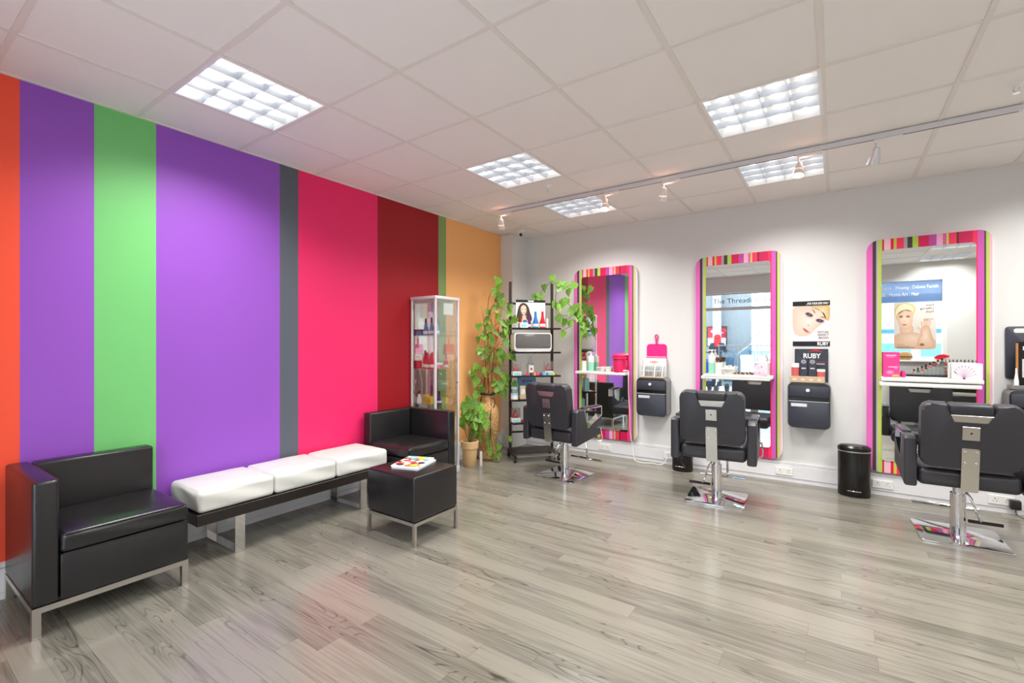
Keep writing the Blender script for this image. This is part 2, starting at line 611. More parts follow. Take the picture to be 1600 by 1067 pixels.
# left wall: wide painted stripes
ORANGE_RED = wall_stripe('orange_red_paint', (252, 88, 60))
PURPLE = wall_stripe('purple_paint', (152, 86, 198))
GREEN = wall_stripe('green_paint', (120, 202, 120))
CHARCOAL = wall_stripe('charcoal_paint', (92, 98, 108))
CERISE = wall_stripe('cerise_paint', (242, 44, 108))
CRIMSON = wall_stripe('dark_crimson_paint', (160, 20, 32))
OLIVE = wall_stripe('olive_green_paint', (134, 164, 100))
PEACH = wall_stripe('apricot_orange_paint', (255, 186, 118))
stripes = [(YF, 0.544, ORANGE_RED), (0.544, 0.847, PURPLE), (0.847, 1.15, GREEN), (1.15, 1.956, PURPLE), (1.956, 2.109, CHARCOAL),
           (2.109, 2.902, CERISE), (2.902, 3.725, CRIMSON), (3.725, 3.847, OLIVE), (3.847, YW, PEACH)]
bm = B()
slot = []
for y0, y1, m in stripes:
    if m not in slot: slot.append(m)
    vs_ = [bm.verts.new(p) for p in ((0, y0, 0), (0, y1, 0), (0, y1, 2.84), (0, y0, 2.84))]
    bm.faces.new(vs_).material_index = slot.index(m)
bmesh.ops.remove_doubles(bm, verts=bm.verts, dist=1e-5)
r = bmesh.ops.extrude_face_region(bm, geom=bm.faces[:])
bmesh.ops.translate(bm, vec=(-0.12, 0, 0), verts=[v for v in r['geom'] if isinstance(v, bmesh.types.BMVert)])
tag(finish(bm, 'wall_left', slot, smooth=False), kind='structure')
tag(bx('wall_back', M['white_wall'], 0, XR, YW, YW + 0.12, 0, 2.84), kind='structure')
tag(bx('wall_right', M['white_wall'], XR, XR + 0.12, YF, YW, 0, 2.84), kind='structure')
tag(bx('pillar', M['white_wall'], 0.0005, 0.186, 4.879, YW - 0.0005, 0, ZC - 0.001), kind='structure')
# front wall with a glazed door screen and a window
bm = B()
T0, T1 = YF - 0.2, YF
box(bm, 0, 0.95, T0, T1, 0, 2.84); box(bm, 0.95, 3.05, T0, T1, 2.40, 2.84); box(bm, 3.05, 3.7, T0, T1, 0, 2.84)
box(bm, 3.7, 5.10, T0, T1, 0, 1.05); box(bm, 3.7, 5.10, T0, T1, 2.48, 2.84); box(bm, 5.10, XR, T0, T1, 0, 2.84)
tag(finish(bm, 'wall_front', M['white_wall'], smooth=False), kind='structure')

# skirting and dado trunking
def trunk(name, x0, x1, y0, y1, along):
    bm = B()
    if along == 'x':
        box(bm, x0, x1, y1 - 0.022, y1, 0, 0.035); box(bm, x0, x1, y1 - 0.028, y1, 0.037, 0.160, 0.003, 1); box(bm, x0, x1, y1 - 0.020, y1, 0.162, 0.190, 0.003, 1)
    else:
        box(bm, x0, x0 + 0.022, y0, y1, 0, 0.035); box(bm, x0, x0 + 0.028, y0, y1, 0.037, 0.160, 0.003, 1); box(bm, x0, x0 + 0.020, y0, y1, 0.162, 0.190, 0.003, 1)
    return tag(finish(bm, name, M['trunking'], smooth=False), kind='structure')
trunk('baseboard_back', 0.19, XR, 0, YW, 'x')
trunk('baseboard_left', 0, 0, YF, 4.878, 'y')
for i, x in enumerate((2.09, 3.236, 5.0)):
    tag(bx('trim_%d' % (i + 1), M['trunking'], x, x + 0.006, YW - 0.030, YW - 0.028, 0.037, 0.160), kind='structure')

# ceiling: slab, bars, tiles
ceil = tag(bx('ceiling', M['tile'], 0, XR, YF, YW, 2.84, 2.92), kind='structure')
def bar(x0, x1, y0, y1, z):
    bm = B()
    box(bm, x0, x1, y0, y1, z, z + 0.03)
    return finish(bm, 'ceiling_bar', M['tbar'], ceil, smooth=False)
xs = [GX + G * i for i in range(0, 10)]
ys = [GY + G * j for j in range(-3, 6)]
for x in xs: bar(x - 0.012, x + 0.012, YF, YW, ZC)
for y in ys: bar(0, XR, y - 0.012, y + 0.012, ZC + 0.0006)
bar(0, XR, YW - 0.02, YW, ZC + 0.0003)
bar(0, 0.02, YF, YW, ZC + 0.0003)
tile_meshes = {}
ex = [0.0] + xs + [XR]
ey = [YF] + ys + [YW]
for a in range(len(ex) - 1):
    for c in range(len(ey) - 1):
        if (a - 1, c - 4) in LIGHTS: continue
        x0, x1, y0, y1 = ex[a] + 0.006, ex[a + 1] - 0.006, ey[c] + 0.006, ey[c + 1] - 0.006
        if x1 - x0 < 0.05 or y1 - y0 < 0.04: continue
        key = (round(x1 - x0, 3), round(y1 - y0, 3))
        if key not in tile_meshes:
            bm = B()
            box(bm, 0, key[0], 0, key[1], 0, 0.015, 0.003, 1)
            me = bpy.data.meshes.new('ceiling_tile')
            bmesh.ops.recalc_face_normals(bm, faces=bm.faces)
            bm.to_mesh(me); bm.free(); me.materials.append(M['tile'])
            tile_meshes[key] = me
        o = link('ceiling_tile', tile_meshes[key], ceil)
        o.location = (x0, y0, ZC + 0.0055)

# ---- louvred lights
def make_light():
    t = thing('ceiling_light', '', 'light')
    bm = B()
    w = 0.296
    for a in (-1, 1):
        box(bm, min(a * w, a * (w - 0.016)), max(a * w, a * (w - 0.016)), -w, w, -0.001, 0.006)
        box(bm, -w + 0.016, w - 0.016, min(a * w, a * (w - 0.016)), max(a * w, a * (w - 0.016)), -0.001, 0.006)
    finish(bm, 'frame', M['white_gloss'], t, smooth=False)
    bm = B()
    w = 0.284
    box(bm, -w, w, -w, w, 0.085, 0.095)
    for a in (-1, 1):
        box(bm, min(a * w, a * (w - 0.004)), max(a * w, a * (w - 0.004)), -w, w, 0.006, 0.086)
        box(bm, -w, w, min(a * w, a * (w - 0.004)), max(a * w, a * (w - 0.004)), 0.006, 0.086)
    finish(bm, 'housing', M['white_gloss'], t, smooth=False)
    for k in range(4):
        x = -0.21 + 0.14 * k
        bm = B()
        cyl(bm, (x, -0.275, 0.068), (x, 0.275, 0.068), 0.013, n=10)
        finish(bm, 'lamp_tube', M['tube_lamp'], t)
    for k in range(5):
        x = -0.28 + 0.14 * k
        bm = B()
        prism(bm, [(x - 0.001, 0.0015), (x + 0.001, 0.0015), (x + 0.0075, 0.045), (x - 0.0075, 0.045)] if 0 < k < 4 else
              [(x - 0.001, 0.0015), (x + 0.001, 0.0015), (x + 0.002, 0.045), (x - 0.002, 0.045)], -0.279, 0.279)
        finish(bm, 'louvre_blade', M['louvre'], t, smooth=False)
    for k in range(3):
        y = -0.14 + 0.14 * k
        bm = B()
        prism(bm, [(y - 0.0008, 0.003), (y + 0.0008, 0.003), (y + 0.006, 0.040), (y - 0.006, 0.040)], -0.279, 0.279, axis='x')
        finish(bm, 'cross_blade', M['louvre'], t, smooth=False)
    return t
light_labels = {
    (0, -1): 'recessed louvred ceiling light nearest the striped wall, over the green and purple stripes',
    (1, 2): 'recessed louvred ceiling light in mid ceiling, over the far black armchair',
    (1, 4): 'small looking recessed louvred light beyond the spotlight track, nearest the corner pillar',
    (4, 2): 'bright recessed louvred light in front of the spotlight track, towards the right',
    (4, 4): 'recessed louvred light between the spotlight track and the white wall, above the middle mirror',
    (7, -3): 'recessed louvred light next to the shopfront wall, seen in the right-hand mirror',
    (7, -1): 'recessed louvred light second from the shopfront wall, seen in the right-hand mirror',
    (7, 2): 'recessed louvred light at the right end of the room, before the track',
    (7, 4): 'recessed louvred light at the right end of the room, close to the white wall',
    (4, -1): 'recessed louvred light in the middle of the near ceiling, above the viewpoint',
}
proto_light = None
for (i, j) in LIGHTS:
    t = make_light() if proto_light is None else copy_tree(proto_light)
    proto_light = proto_light or t
    t.location = (GX + G * i + G / 2, GY + G * j + G / 2, ZC)
    tag(t, light_labels[(i, j)], 'light', 'recessed louvred ceiling lights')
    for k in range(4):
        ld = bpy.data.lights.new('fluorescent', 'AREA')
        ld.shape = 'RECTANGLE'; ld.size = 0.03; ld.size_y = 0.54
        ld.energy = LUM_W
        ld.color = (1.0, 0.975, 0.945)
        ld.spread = math.radians(138)
        lo = bpy.data.objects.new('fluorescent', ld)
        COL.objects.link(lo)
        lo.location = t.location + Vector((-0.21 + 0.14 * k, 0, 0.004))

# ---- shopfront door screen and window
def rect_frame(bm, x0, x1, z0, z1, y0, y1, w):
    box(bm, x0, x0 + w, y0, y1, z0, z1); box(bm, x1 - w, x1, y0, y1, z0, z1)
    box(bm, x0 + w, x1 - w, y0, y1, z0, z0 + w); box(bm, x0 + w, x1 - w, y0, y1, z1 - w, z1)
d1 = tag(thing('door_1', None, None, (0, 0, 0)), kind='structure')
bm = B()
YD = YF - 0.11
for x in (0.95, 3.00): box(bm, x, x + 0.05, YD - 0.03, YD + 0.03, 0.0, 2.40)
box(bm, 1.0, 3.0, YD - 0.03, YD + 0.03, 2.37, 2.40); box(bm, 1.0, 3.0, YD - 0.03, YD + 0.03, 2.04, 2.105)
tag(finish(bm, 'frame', M['alu'], d1, smooth=False), kind='structure')
bm = B(); box(bm, 1.0, 3.0, YD - 0.004, YD + 0.004, 2.105, 2.37)
tag(finish(bm, 'pane', M['shopglass'], d1, smooth=False), kind='structure')
for x0, x1 in ((1.0, 1.998), (2.002, 3.0)):
    bm = B(); box(bm, x0, x1, YD - 0.004, YD + 0.004, 0.005, 2.04)
    tag(finish(bm, 'pane', M['shopglass'], d1, smooth=False), kind='structure')
tag(text('lettering', 'The Threading  Exp', 0.150, M['text_film'], d1, (1.385, YD + 0.006, 2.19), sx=1.0), kind='structure')
w1 = tag(thing('window_1', None, None), kind='structure')
bm = B()
rect_frame(bm, 3.7, 5.10, 1.05, 2.48, YF - 0.12, YF - 0.0, 0.055)
tag(finish(bm, 'window_frame', M['white_gloss'], w1, smooth=False), kind='structure')
tag(bx('window_sill', M['white_gloss'], 3.66, 5.13, YF - 0.0, YF + 0.07, 1.02, 1.05, 0.004, w1), kind='structure')
bm = B(); box(bm, 3.755, 5.045, YF - 0.064, YF - 0.056, 1.105, 2.06)
tag(finish(bm, 'pane', M['shopglass'], w1, smooth=False), kind='structure')
bm = B(); box(bm, 3.755, 5.045, YF - 0.064, YF - 0.056, 2.06, 2.425)
tag(finish(bm, 'film_pane', M['blueglass'], w1, smooth=False), kind='structure')
tag(text('lettering', 'Treatments : Waxing : Deluxe Facials', 0.085, M['text_white'], w1, (5.0, YF - 0.053, 2.295), align='RIGHT', sx=0.70), kind='structure')
tag(text('lettering', 'Nails : Henna Art : Hair', 0.085, M['text_white'], w1, (4.75, YF - 0.053, 2.175), align='RIGHT', sx=0.70), kind='structure')

# poster hanging in the window, printed side to the room
pp = thing('window_poster', 'large poster of a blonde woman touching her face, hung in the shop window', 'poster', (4.97, YF - 0.05, 1.235))
pp.rotation_euler = (0, 0, PI)
bx('sheet', M['card_white'], 0, 0.56, 0.0, 0.0025, 0, 0.82, parent=pp)
SK, SK2, HB, HB2 = (236, 206, 184), (214, 176, 150), (240, 226, 190), (214, 190, 140)
printed('print', 0.56, 0.82, [
    ('r', 0.0, 0.0, 1.0, 1.0, (222, 214, 206)),
    ('p', [(1.0, .02), (1.0, .26), (.92, .33), (.74, .37), (.64, .38), (.42, .34), (.2, .30), (.02, .18), (.02, .02)], SK, SK2),
    ('p', [(.56, .34), (.56, .5), (.84, .5), (.82, .34)], SK, SK2),
    ('p', [(.53, .74), (.48, .86), (.56, .96), (.74, 1.0), (.92, .95), (.99, .82), (.95, .66), (.9, .62), (.6, .62)], HB, HB2),
    ('p', [(.56, .76), (.55, .62), (.58, .5), (.68, .42), (.76, .42), (.88, .52), (.92, .66), (.9, .78), (.74, .86)], (244, 218, 198), (222, 184, 160)),
    ('p', [(.52, .80), (.58, .92), (.78, .97), (.94, .86), (.96, .72), (.86, .80), (.72, .85), (.6, .82)], HB, HB),
    ('e', .66, .695, .05, .016, 0, (110, 80, 66), (150, 112, 92)), ('e', .83, .695, .05, .016, 0, (110, 80, 66), (150, 112, 92)),
    ('e', .66, .72, .06, .007, 0, (170, 130, 90), (190, 150, 110)), ('e', .83, .72, .06, .007, 0, (170, 130, 90), (190, 150, 110)),
    ('e', .745, .60, .026, .01, 0, (200, 150, 126), (224, 186, 164)),
    ('e', .745, .525, .062, .017, 0, (186, 110, 104), (204, 140, 130)),
    ('p', [(.08, .02), (.06, .16), (.12, .36), (.14, .44), (.22, .50), (.33, .47), (.37, .38), (.36, .30), (.42, .22), (.44, .02)], (240, 212, 192), (208, 168, 142)),
    ('e', .16, .53, .022, .085, 10, (240, 212, 192), (206, 164, 138)), ('e', .215, .565, .022, .085, 2, (240, 212, 192), (206, 164, 138)),
    ('e', .27, .555, .022, .08, -6, (240, 212, 192), (206, 164, 138)), ('e', .325, .52, .02, .07, -14, (240, 212, 192), (206, 164, 138)), ('e', .38, .43, .02, .06, -40, (240, 212, 192), (206, 164, 138)),
    ('r', .06, .565 + .07, .30, .573 + .07, (196, 90, 80)), ('r', .14, .61, .28, .616, (196, 90, 80)),
    ('r', .50, .03, .94, .042, (120, 110, 104)), ('r', .62, .06, .94, .068, (140, 130, 124)), ('r', .74, .10, .94, .107, (150, 140, 134)),
    ('e', .33, .10, .06, .03, 0, (120, 92, 30), (170, 140, 70)),
], M['ink'], pp, (0, -0.0002, 0))
text('lettering', 'New\nOffering\nNails', 0.056, M['text_grey'], pp, (0.03, -0.0016, 0.745), sx=0.95)

# ---- outside the shopfront
tag(bx('ground_outside', M['outfloor'], -8, 12, -14, YF - 0.2, -0.08, -0.001), kind='structure')
tag(bx('wall_outside', M['outwall'], -7, 1.05, -6.3, -6.05, 0, 4.2), kind='structure')
tag(bx('wall_outside_return', M['outwall'], 1.05, 1.35, -6.3, -6.05, 0, 4.2), kind='structure')
tag(bx('column', M['outwhite'], 0.30, 0.52, -5.9, -5.68, 0, 4.2), kind='structure')
rp = thing('wall_poster', 'red and white framed poster on the blue-grey wall across from the shop', 'poster', (0.04, -6.045, 1.25))
rp.rotation_euler = (0, 0, PI)
bm = B(); rect_frame(bm, -0.62, 0.0, 0, 0.66, -0.02, 0.0, 0.025)
finish(bm, 'frame', M['black'], rp, smooth=False)
printed('print', 0.57, 0.61, [('r', 0, 0, 1, 1, (226, 222, 226)), ('r', 0, .42, 1, 1, (196, 44, 66)), ('e', .34, .72, .2, .05, 12, (240, 240, 240), (226, 190, 196)), ('e', .72, .78, .12, .07, 0, (240, 240, 240), (226, 190, 196)), ('e', .3, .28, .2, .09, 20, (210, 206, 214), (228, 226, 230))], M['ink'], rp, (-0.595, -0.003, 0.025))
# staircase with glass balustrade
st = thing('staircase', 'outside staircase with steel handrails and blue glass balustrade, seen in the middle mirror', 'staircase', (0.95, -5.6, 0))
for k in range(14):
    bx('step', M['outfloor'], k * 0.2, k * 0.2 + 0.25, -0.9, 0.0, 0.16 * k + 0.10, 0.16 * k + 0.16, parent=st)
bm = B(); prism(bm, [(-0.05, 0.0), (0.15, 0.0), (2.9, 2.2), (2.9, 2.42), (2.75, 2.42)], 0.0, 0.05)
finish(bm, 'stringer', M['white_wall'], st, smooth=False)
bm = B(); prism(bm, [(0.0, 0.25), (2.8, 2.5), (2.8, 3.1), (0.0, 0.95)], 0.052, 0.062)
finish(bm, 'balustrade_glass', M['paleblue_glass'], st, smooth=False)
bm = B(); tube(bm, [(-0.1, 0.075, 1.02), (2.9, 0.075, 3.42)], 0.016)
finish(bm, 'handrail', M['caddy_side'], st)
bm = B(); tube(bm, [(-0.1, 0.075, 0.86), (2.9, 0.075, 3.26)], 0.016)
finish(bm, 'handrail', M['steel'], st)
for k in range(5):
    bm = B(); cyl(bm, (0.1 + 0.65 * k, 0.075, 0.08 + 0.52 * k), (0.1 + 0.65 * k, 0.075, 1.16 + 0.52 * k), 0.02, n=8)
    finish(bm, 'post', M['steel'], st)
gr = thing('guard_rail', 'low steel guard rail with blue glass panels outside the shopfront', 'railing', (0.75, -4.3, 0))
for k in range(5):
    bm = B(); cyl(bm, (0.5 * k, 0, 0), (0.5 * k, 0, 1.28), 0.012, n=8)
    finish(bm, 'post', M['caddy_side'], gr)
bm = B(); cyl(bm, (-0.05, 0, 1.29), (2.05, 0, 1.29), 0.014, n=8)
finish(bm, 'handrail', M['caddy_side'], gr)
for k in range(4):
    bx('glass_panel', M['paleblue_glass'], 0.5 * k + 0.03, 0.5 * k + 0.47, -0.005, 0.005, 0.1, 1.15, parent=gr)
ob = thing('litter_bin', 'white cylindrical bin standing outside, left of the tissue box in the middle mirror', 'bin', (1.62, -3.4, 0))
bm = B(); lathe(bm, [(0, 0), (0.15, 0), (0.155, 0.9), (0, 0.9)], 20)
finish(bm, 'drum', M['white'], ob)
bm = B(); lathe(bm, [(0, 0.901), (0.16, 0.901), (0.165, 0.99), (0.15, 1.03), (0, 1.04)], 20)
finish(bm, 'hood', M['white'], ob)
# glazed block across the way
fb = thing('glazed_building', 'bright white building with blue glazing bands, beyond the shop window', 'building', (2.2, -12.5, 0))
bx('wall', M['outwhite'], 0, 7.5, -0.6, 0, 0, 3.2, parent=fb)
for k in range(6):
    bx('window', M['ltblue'], 0.35 + 1.2 * k, 1.25 + 1.2 * k, 0.0, 0.03, 0.5, 1.35, parent=fb)
for z in (1.75, 2.95):
    bx('band', M['blue'], 0, 7.5, 0.0, 0.05, z, z + 0.14, parent=fb)
# woman with a pushchair
def body(name, verts, edges, radii, m, parent, sub=2):
    me = bpy.data.meshes.new(name)
    me.from_pydata(verts, edges, [])
    o = bpy.data.objects.new(name, me)
    COL.objects.link(o)
    o.modifiers.new('skin', 'SKIN')
    sv = me.skin_vertices[0].data
    for k, r_ in enumerate(radii): sv[k].radius = (r_, r_) if not isinstance(r_, tuple) else r_
    sv[0].use_root = True
    o.modifiers.new('sub', 'SUBSURF').levels = sub
    dg = bpy.context.evaluated_depsgraph_get()
    me2 = bpy.data.meshes.new_from_object(o.evaluated_get(dg))
    bpy.data.objects.remove(o)
    me2.materials.clear(); me2.materials.append(m)
    me2.polygons.foreach_set('use_smooth', [True] * len(me2.polygons))
    return link(name, me2, parent)
pe = thing('person', 'person in a red headscarf and navy clothes leaning over a pushchair, outside the shopfront', 'person', (0.52, -5.25, 0), PI)
pv = [(0, 0, .86), (0, 0, 1.05), (0, 0, 1.24), (0, .01, 1.36), (0, .03, 1.43), (0, .05, 1.50), (0, .05, 1.56),
      (.15, 0, 1.30), (.21, .1, 1.10), (.18, .30, 1.02), (.16, .37, 1.02),
      (-.15, 0, 1.30), (-.21, .1, 1.10), (-.18, .30, 1.02), (-.16, .37, 1.02),
      (.09, 0, .80), (.10, .02, .46), (.10, -.02, .09), (.10, .10, .04), (-.09, 0, .80), (-.10, .06, .46), (-.10, .02, .09), (-.10, .14, .04)]
pedg = [(0, 1), (1, 2), (2, 3), (3, 4), (4, 5), (5, 6), (2, 7), (7, 8), (8, 9), (9, 10), (2, 11), (11, 12), (12, 13), (13, 14), (0, 15), (15, 16), (16, 17), (17, 18), (0, 19), (19, 20), (20, 21), (21, 22)]
prad = [(.15, .11), (.14, .10), (.17, .10), .06, .05, (.075, .09), .06, .065, .045, .035, .03, .065, .045, .035, .03, .085, .06, .04, .035, .085, .06, .04, .035]
body('body', pv, pedg, prad, M['skin'], pe)
body('coat', [(0, 0, .70), (0, 0, 1.0), (0, -.005, 1.25), (0, 0, 1.36), (.16, 0, 1.30), (.22, .1, 1.10), (.185, .26, 1.03), (-.16, 0, 1.30), (-.22, .1, 1.10), (-.185, .26, 1.03)],
     [(0, 1), (1, 2), (2, 3), (2, 4), (4, 5), (5, 6), (2, 7), (7, 8), (8, 9)], [(.19, .15), (.165, .125), (.19, .12), .075, .08, .062, .05, .08, .062, .05], M['navy'], pe)
body('trousers', [(0, 0, .80), (.095, 0, .74), (.10, .02, .46), (.10, -.02, .12), (-.095, 0, .74), (-.10, .06, .46), (-.10, .02, .12)],
     [(0, 1), (1, 2), (2, 3), (0, 4), (4, 5), (5, 6)], [(.15, .12), .1, .075, .06, .1, .075, .06], M['navy'], pe)
bm = B()
lathe(bm, [(0, 1.635), (.06, 1.625), (.098, 1.575), (.105, 1.50), (.10, 1.43), (.112, 1.36), (.135, 1.24)], 16, 0, 0.035, sy=1.1)
for f in [f for f in bm.faces if f.calc_center_median().y > 0.09 and 1.42 < f.calc_center_median().z < 1.59]: bm.faces.remove(f)
hs_ = finish(bm, 'headscarf', M['scarf'], pe)
sm_ = hs_.modifiers.new('thick', 'SOLIDIFY'); sm_.thickness = 0.008
bm = B()
for s in (-1, 1): lathe(bm, [(0, -.009), (.006, -.006), (.009, 0), (.006, .006), (0, .009)], 8, s * 0.03, 0.135)
bmesh.ops.translate(bm, vec=(0, 0, 1.515), verts=bm.verts)
finish(bm, 'eyes', M['black'], pe)
pc = thing('pushchair', 'blue and black pushchair with an arched handle, outside the shopfront', 'pushchair', (0.78, -3.2, 0), 0.2)
for s in (-1, 1):
    bm = B(); tube(bm, [(s * .2, -.42, .12), (s * .2, .0, .55), (s * .2, .28, .95)], 0.014); finish(bm, 'frame', M['steel'], pc)
    bm = B(); tube(bm, [(s * .2, .30, .12), (s * .2, .0, .55)], 0.014); finish(bm, 'frame', M['steel'], pc)
    for y in (-.42, .30):
        bm = B(); cyl(bm, (s * .22, y, .12), (s * .26, y, .12), .12, n=20); cyl(bm, (s * .21, y, .12), (s * .27, y, .12), .05, n=12); finish(bm, 'wheel', M['rubber'], pc)
bm = B(); tube(bm, spline([(-.2, .28, .95), (-.19, .33, 1.04), (-.1, .36, 1.10), (.1, .36, 1.10), (.19, .33, 1.04), (.2, .28, .95)], 5), 0.016); finish(bm, 'handle', M['rubber'], pc)
bm = B(); prism(bm, [(-.32, .36), (.10, .42), (.24, .84), (.18, .86), (.06, .50), (-.34, .44)], -.18, .18, 0.01, axis='x'); finish(bm, 'seat', M['bluecloth'], pc)
bm = B(); prism(bm, [(.22, .84), (.10, .92), (-.06, .92), (-.18, .82), (-.16, .80), (-.04, .88), (.09, .88), (.18, .80)], -.19, .19, axis='x'); finish(bm, 'canopy', M['bluecloth'], pc)
bm = B(); prism(bm, [(-.25, .18), (.2, .18), (.24, .34), (-.28, .30)], -.16, .16, 0.01, axis='x'); finish(bm, 'basket', M['navy'], pc)

# ---------------------------------------------------------------- waiting area
def soft(bm, x0, x1, y0, y1, z0, z1, r, seg=3, puff=0.012, crease=0.0, seed=0, n=9):
    """upholstered block: rounded edges, faces that swell a little, a few slack folds"""
    rng = random.Random(seed)
    ph = [rng.uniform(0, 6.28) for _ in range(6)]
    c = Vector(((x0 + x1) / 2, (y0 + y1) / 2, (z0 + z1) / 2))
    h = Vector(((x1 - x0) / 2, (y1 - y0) / 2, (z1 - z0) / 2))
    def cuts(H):
        e = [0.0, r * .3, r * .65, r]
        m_ = [r + (2 * H - 2 * r) * k / n for k in range(1, n)]
        return [-H + t for t in e] + [-H + t for t in m_] + [H - t for t in e[::-1]]
    cx = [cuts(h.x), cuts(h.y), cuts(h.z)]
    def place(d, ax, sg):
        q = Vector((max(-h.x + r, min(h.x - r, d.x)), max(-h.y + r, min(h.y - r, d.y)), max(-h.z + r, min(h.z - r, d.z))))
        e = d - q
        p = q + e.normalized() * r if e.length > 1e-7 else d.copy()
        u = [d.x / h.x, d.y / h.y, d.z / h.z]
        a, b = [k for k in range(3) if k != ax]
        fl = (1 - u[a] ** 4) * (1 - u[b] ** 4)
        off = puff * fl * (1.0 if ax == 2 else 0.5)
        if ax == 2 and sg > 0:
            off += crease * fl * (math.sin(9 * u[0] + 4 * u[1] + ph[0]) * .35 + math.sin(5 * u[1] - 7 * u[0] + ph[1]) * .35)
        elif ax != 2:
            off += crease * fl * math.sin(3.5 * (u[a] + .8 * u[b]) + ph[2 + ax])
        p[ax] += sg * off if not (ax == 2 and sg < 0) else 0
        return c + p
    made_ = []
    for ax in range(3):
        a, b = [k for k in range(3) if k != ax]
        for sg in (-1, 1):
            g = []
            for i in cx[a]:
                row = []
                for j in cx[b]:
                    d = Vector((0, 0, 0)); d[ax] = sg * h[ax]; d[a] = i; d[b] = j
                    row.append(bm.verts.new(place(d, ax, sg)))
                g.append(row); made_ += row
            for i in range(len(g) - 1):
                for j in range(len(g[0]) - 1):
                    bm.faces.new((g[i][j], g[i + 1][j], g[i + 1][j + 1], g[i][j + 1]))
    bmesh.ops.remove_doubles(bm, verts=made_, dist=1e-5)

def armchair(label, y0, y1, arm_low):
    """unit with its back to the striped wall and one arm; arm_low: the arm is at the y0 end"""
    t = thing('armchair', label, 'armchair', (0.032, y0, 0), group='black leather armchairs by the striped wall')
    W, D = y1 - y0, 0.60
    a0, a1 = (0.0, 0.09) if arm_low else (W - 0.09, W)
    s0, s1 = (0.093, W) if arm_low else (0.0, W - 0.093)
    L = M['leather']
    bm = B(); box(bm, 0, D, a0, a1, 0.14, 0.70, 0.014, 3); finish(bm, 'arm', L, t)
    bm = B(); box(bm, 0, 0.10, s0, s1, 0.14, 0.70, 0.014, 3); finish(bm, 'backrest', L, t)
    bm = B(); box(bm, 0.103, D, s0, s1, 0.14, 0.352, 0.008, 2); finish(bm, 'base', L, t)
    bm = B(); soft(bm, 0.104, D + 0.004, s0 + 0.001, s1 - 0.001, 0.354, 0.445, 0.020, 3, 0.012, 0.004, seed=int(y0 * 10)); finish(bm, 'seat_cushion', L, t, angle=60)
    # welts along the cushion and pads
    e = a1 if arm_low else a0
    for p_, q_ in (((D + 0.002, s0 + 0.02, 0.440), (D + 0.002, s1 - 0.02, 0.440)), ((D - 0.001, s0 + 0.01, 0.352), (D - 0.001, s1 - 0.01, 0.352)), ((0.10, e, 0.692), (D - 0.012, e, 0.692))):
        bm = B(); tube(bm, [p_, q_], 0.003, 6)
        finish(bm, 'piping', L, t)
    bm = B()
    for (x0, x1, c0, c1) in ((0, D, 0, 0.025), (0, D, W - 0.025, W), (0, 0.025, 0.025, W - 0.025), (D - 0.025, D, 0.025, W - 0.025)):
        box(bm, x0, x1, c0, c1, 0.112, 0.138)
    finish(bm, 'frame', M['steel'], t, smooth=False)
    for lx in (0, D - 0.03):
        for ly in (0, W - 0.03):
            bm = B(); box(bm, lx, lx + 0.03, ly, ly + 0.03, 0.006, 0.112); box(bm, lx - 0.002, lx + 0.032, ly - 0.002, ly + 0.032, 0.0, 0.006)
            finish(bm, 'leg', M['steel'], t, smooth=False)
    return t
armchair('black leather armchair in the near corner, one arm towards the camera, by the green stripe', 0.485, 1.095, True)
armchair('black leather armchair beside the glass display cabinet, behind the cube stool', 2.715, 3.292, False)

bn = thing('waiting_bench', 'long bench with three white cushions on a black board, against the striped wall', 'bench', (0.045, 1.20, 0))
bm = B(); box(bm, 0, 0.42, 0, 1.46, 0.238, 0.306, 0.003, 1); finish(bm, 'board', M['dark_wood'], bn)
for k, (a, b) in enumerate(((0.012, 0.470), (0.480, 0.945), (0.955, 1.435))):
    bm = B(); soft(bm, -0.005, 0.415, a, b, 0.308, 0.440, 0.024, 3, 0.010, 0.006, seed=k + 3); finish(bm, 'seat_cushion', M['cushion'], bn, angle=70)
for y in (0.22, 1.165):
    bm = B()
    box(bm, 0.0, 0.012, y, y + 0.06, 0.0, 0.237); box(bm, 0.398, 0.410, y, y + 0.06, 0.0, 0.237)
    box(bm, 0.012, 0.398, y, y + 0.06, 0.0, 0.012); box(bm, 0.012, 0.398, y, y + 0.06, 0.226, 0.2375)
    finish(bm, 'leg', M['chrome'], bn, smooth=False)

ot = thing('cube_stool', 'black leather cube stool on thin steel legs with magazines on top', 'stool', (0.845, 2.125, 0))
bm = B(); box(bm, 0, 0.475, 0, 0.42, 0.155, 0.452, 0.016, 3); finish(bm, 'seat', M['leather'], ot)
bm = B()
for (x0, x1, y0, y1) in ((0, .475, 0, .02), (0, .475, .40, .42), (0, .02, .02, .40), (.455, .475, .02, .40)): box(bm, x0, x1, y0, y1, 0.132, 0.154)
finish(bm, 'frame', M['steel'], ot, smooth=False)
for lx in (0, .455):
    for ly in (0, .40):
        bm = B(); box(bm, lx, lx + .02, ly, ly + .02, 0.005, 0.132); box(bm, lx - .004, lx + .024, ly - .004, ly + .024, 0, 0.005); finish(bm, 'leg', M['steel'], ot, smooth=False)
for p_, q_ in (((0.012, 0.003, 0.447), (0.463, 0.003, 0.447)), ((0.472, 0.012, 0.447), (0.472, 0.41, 0.447))):
    bm = B(); tube(bm, [p_, q_], 0.003, 6)
    finish(bm, 'piping', M['leather'], ot)

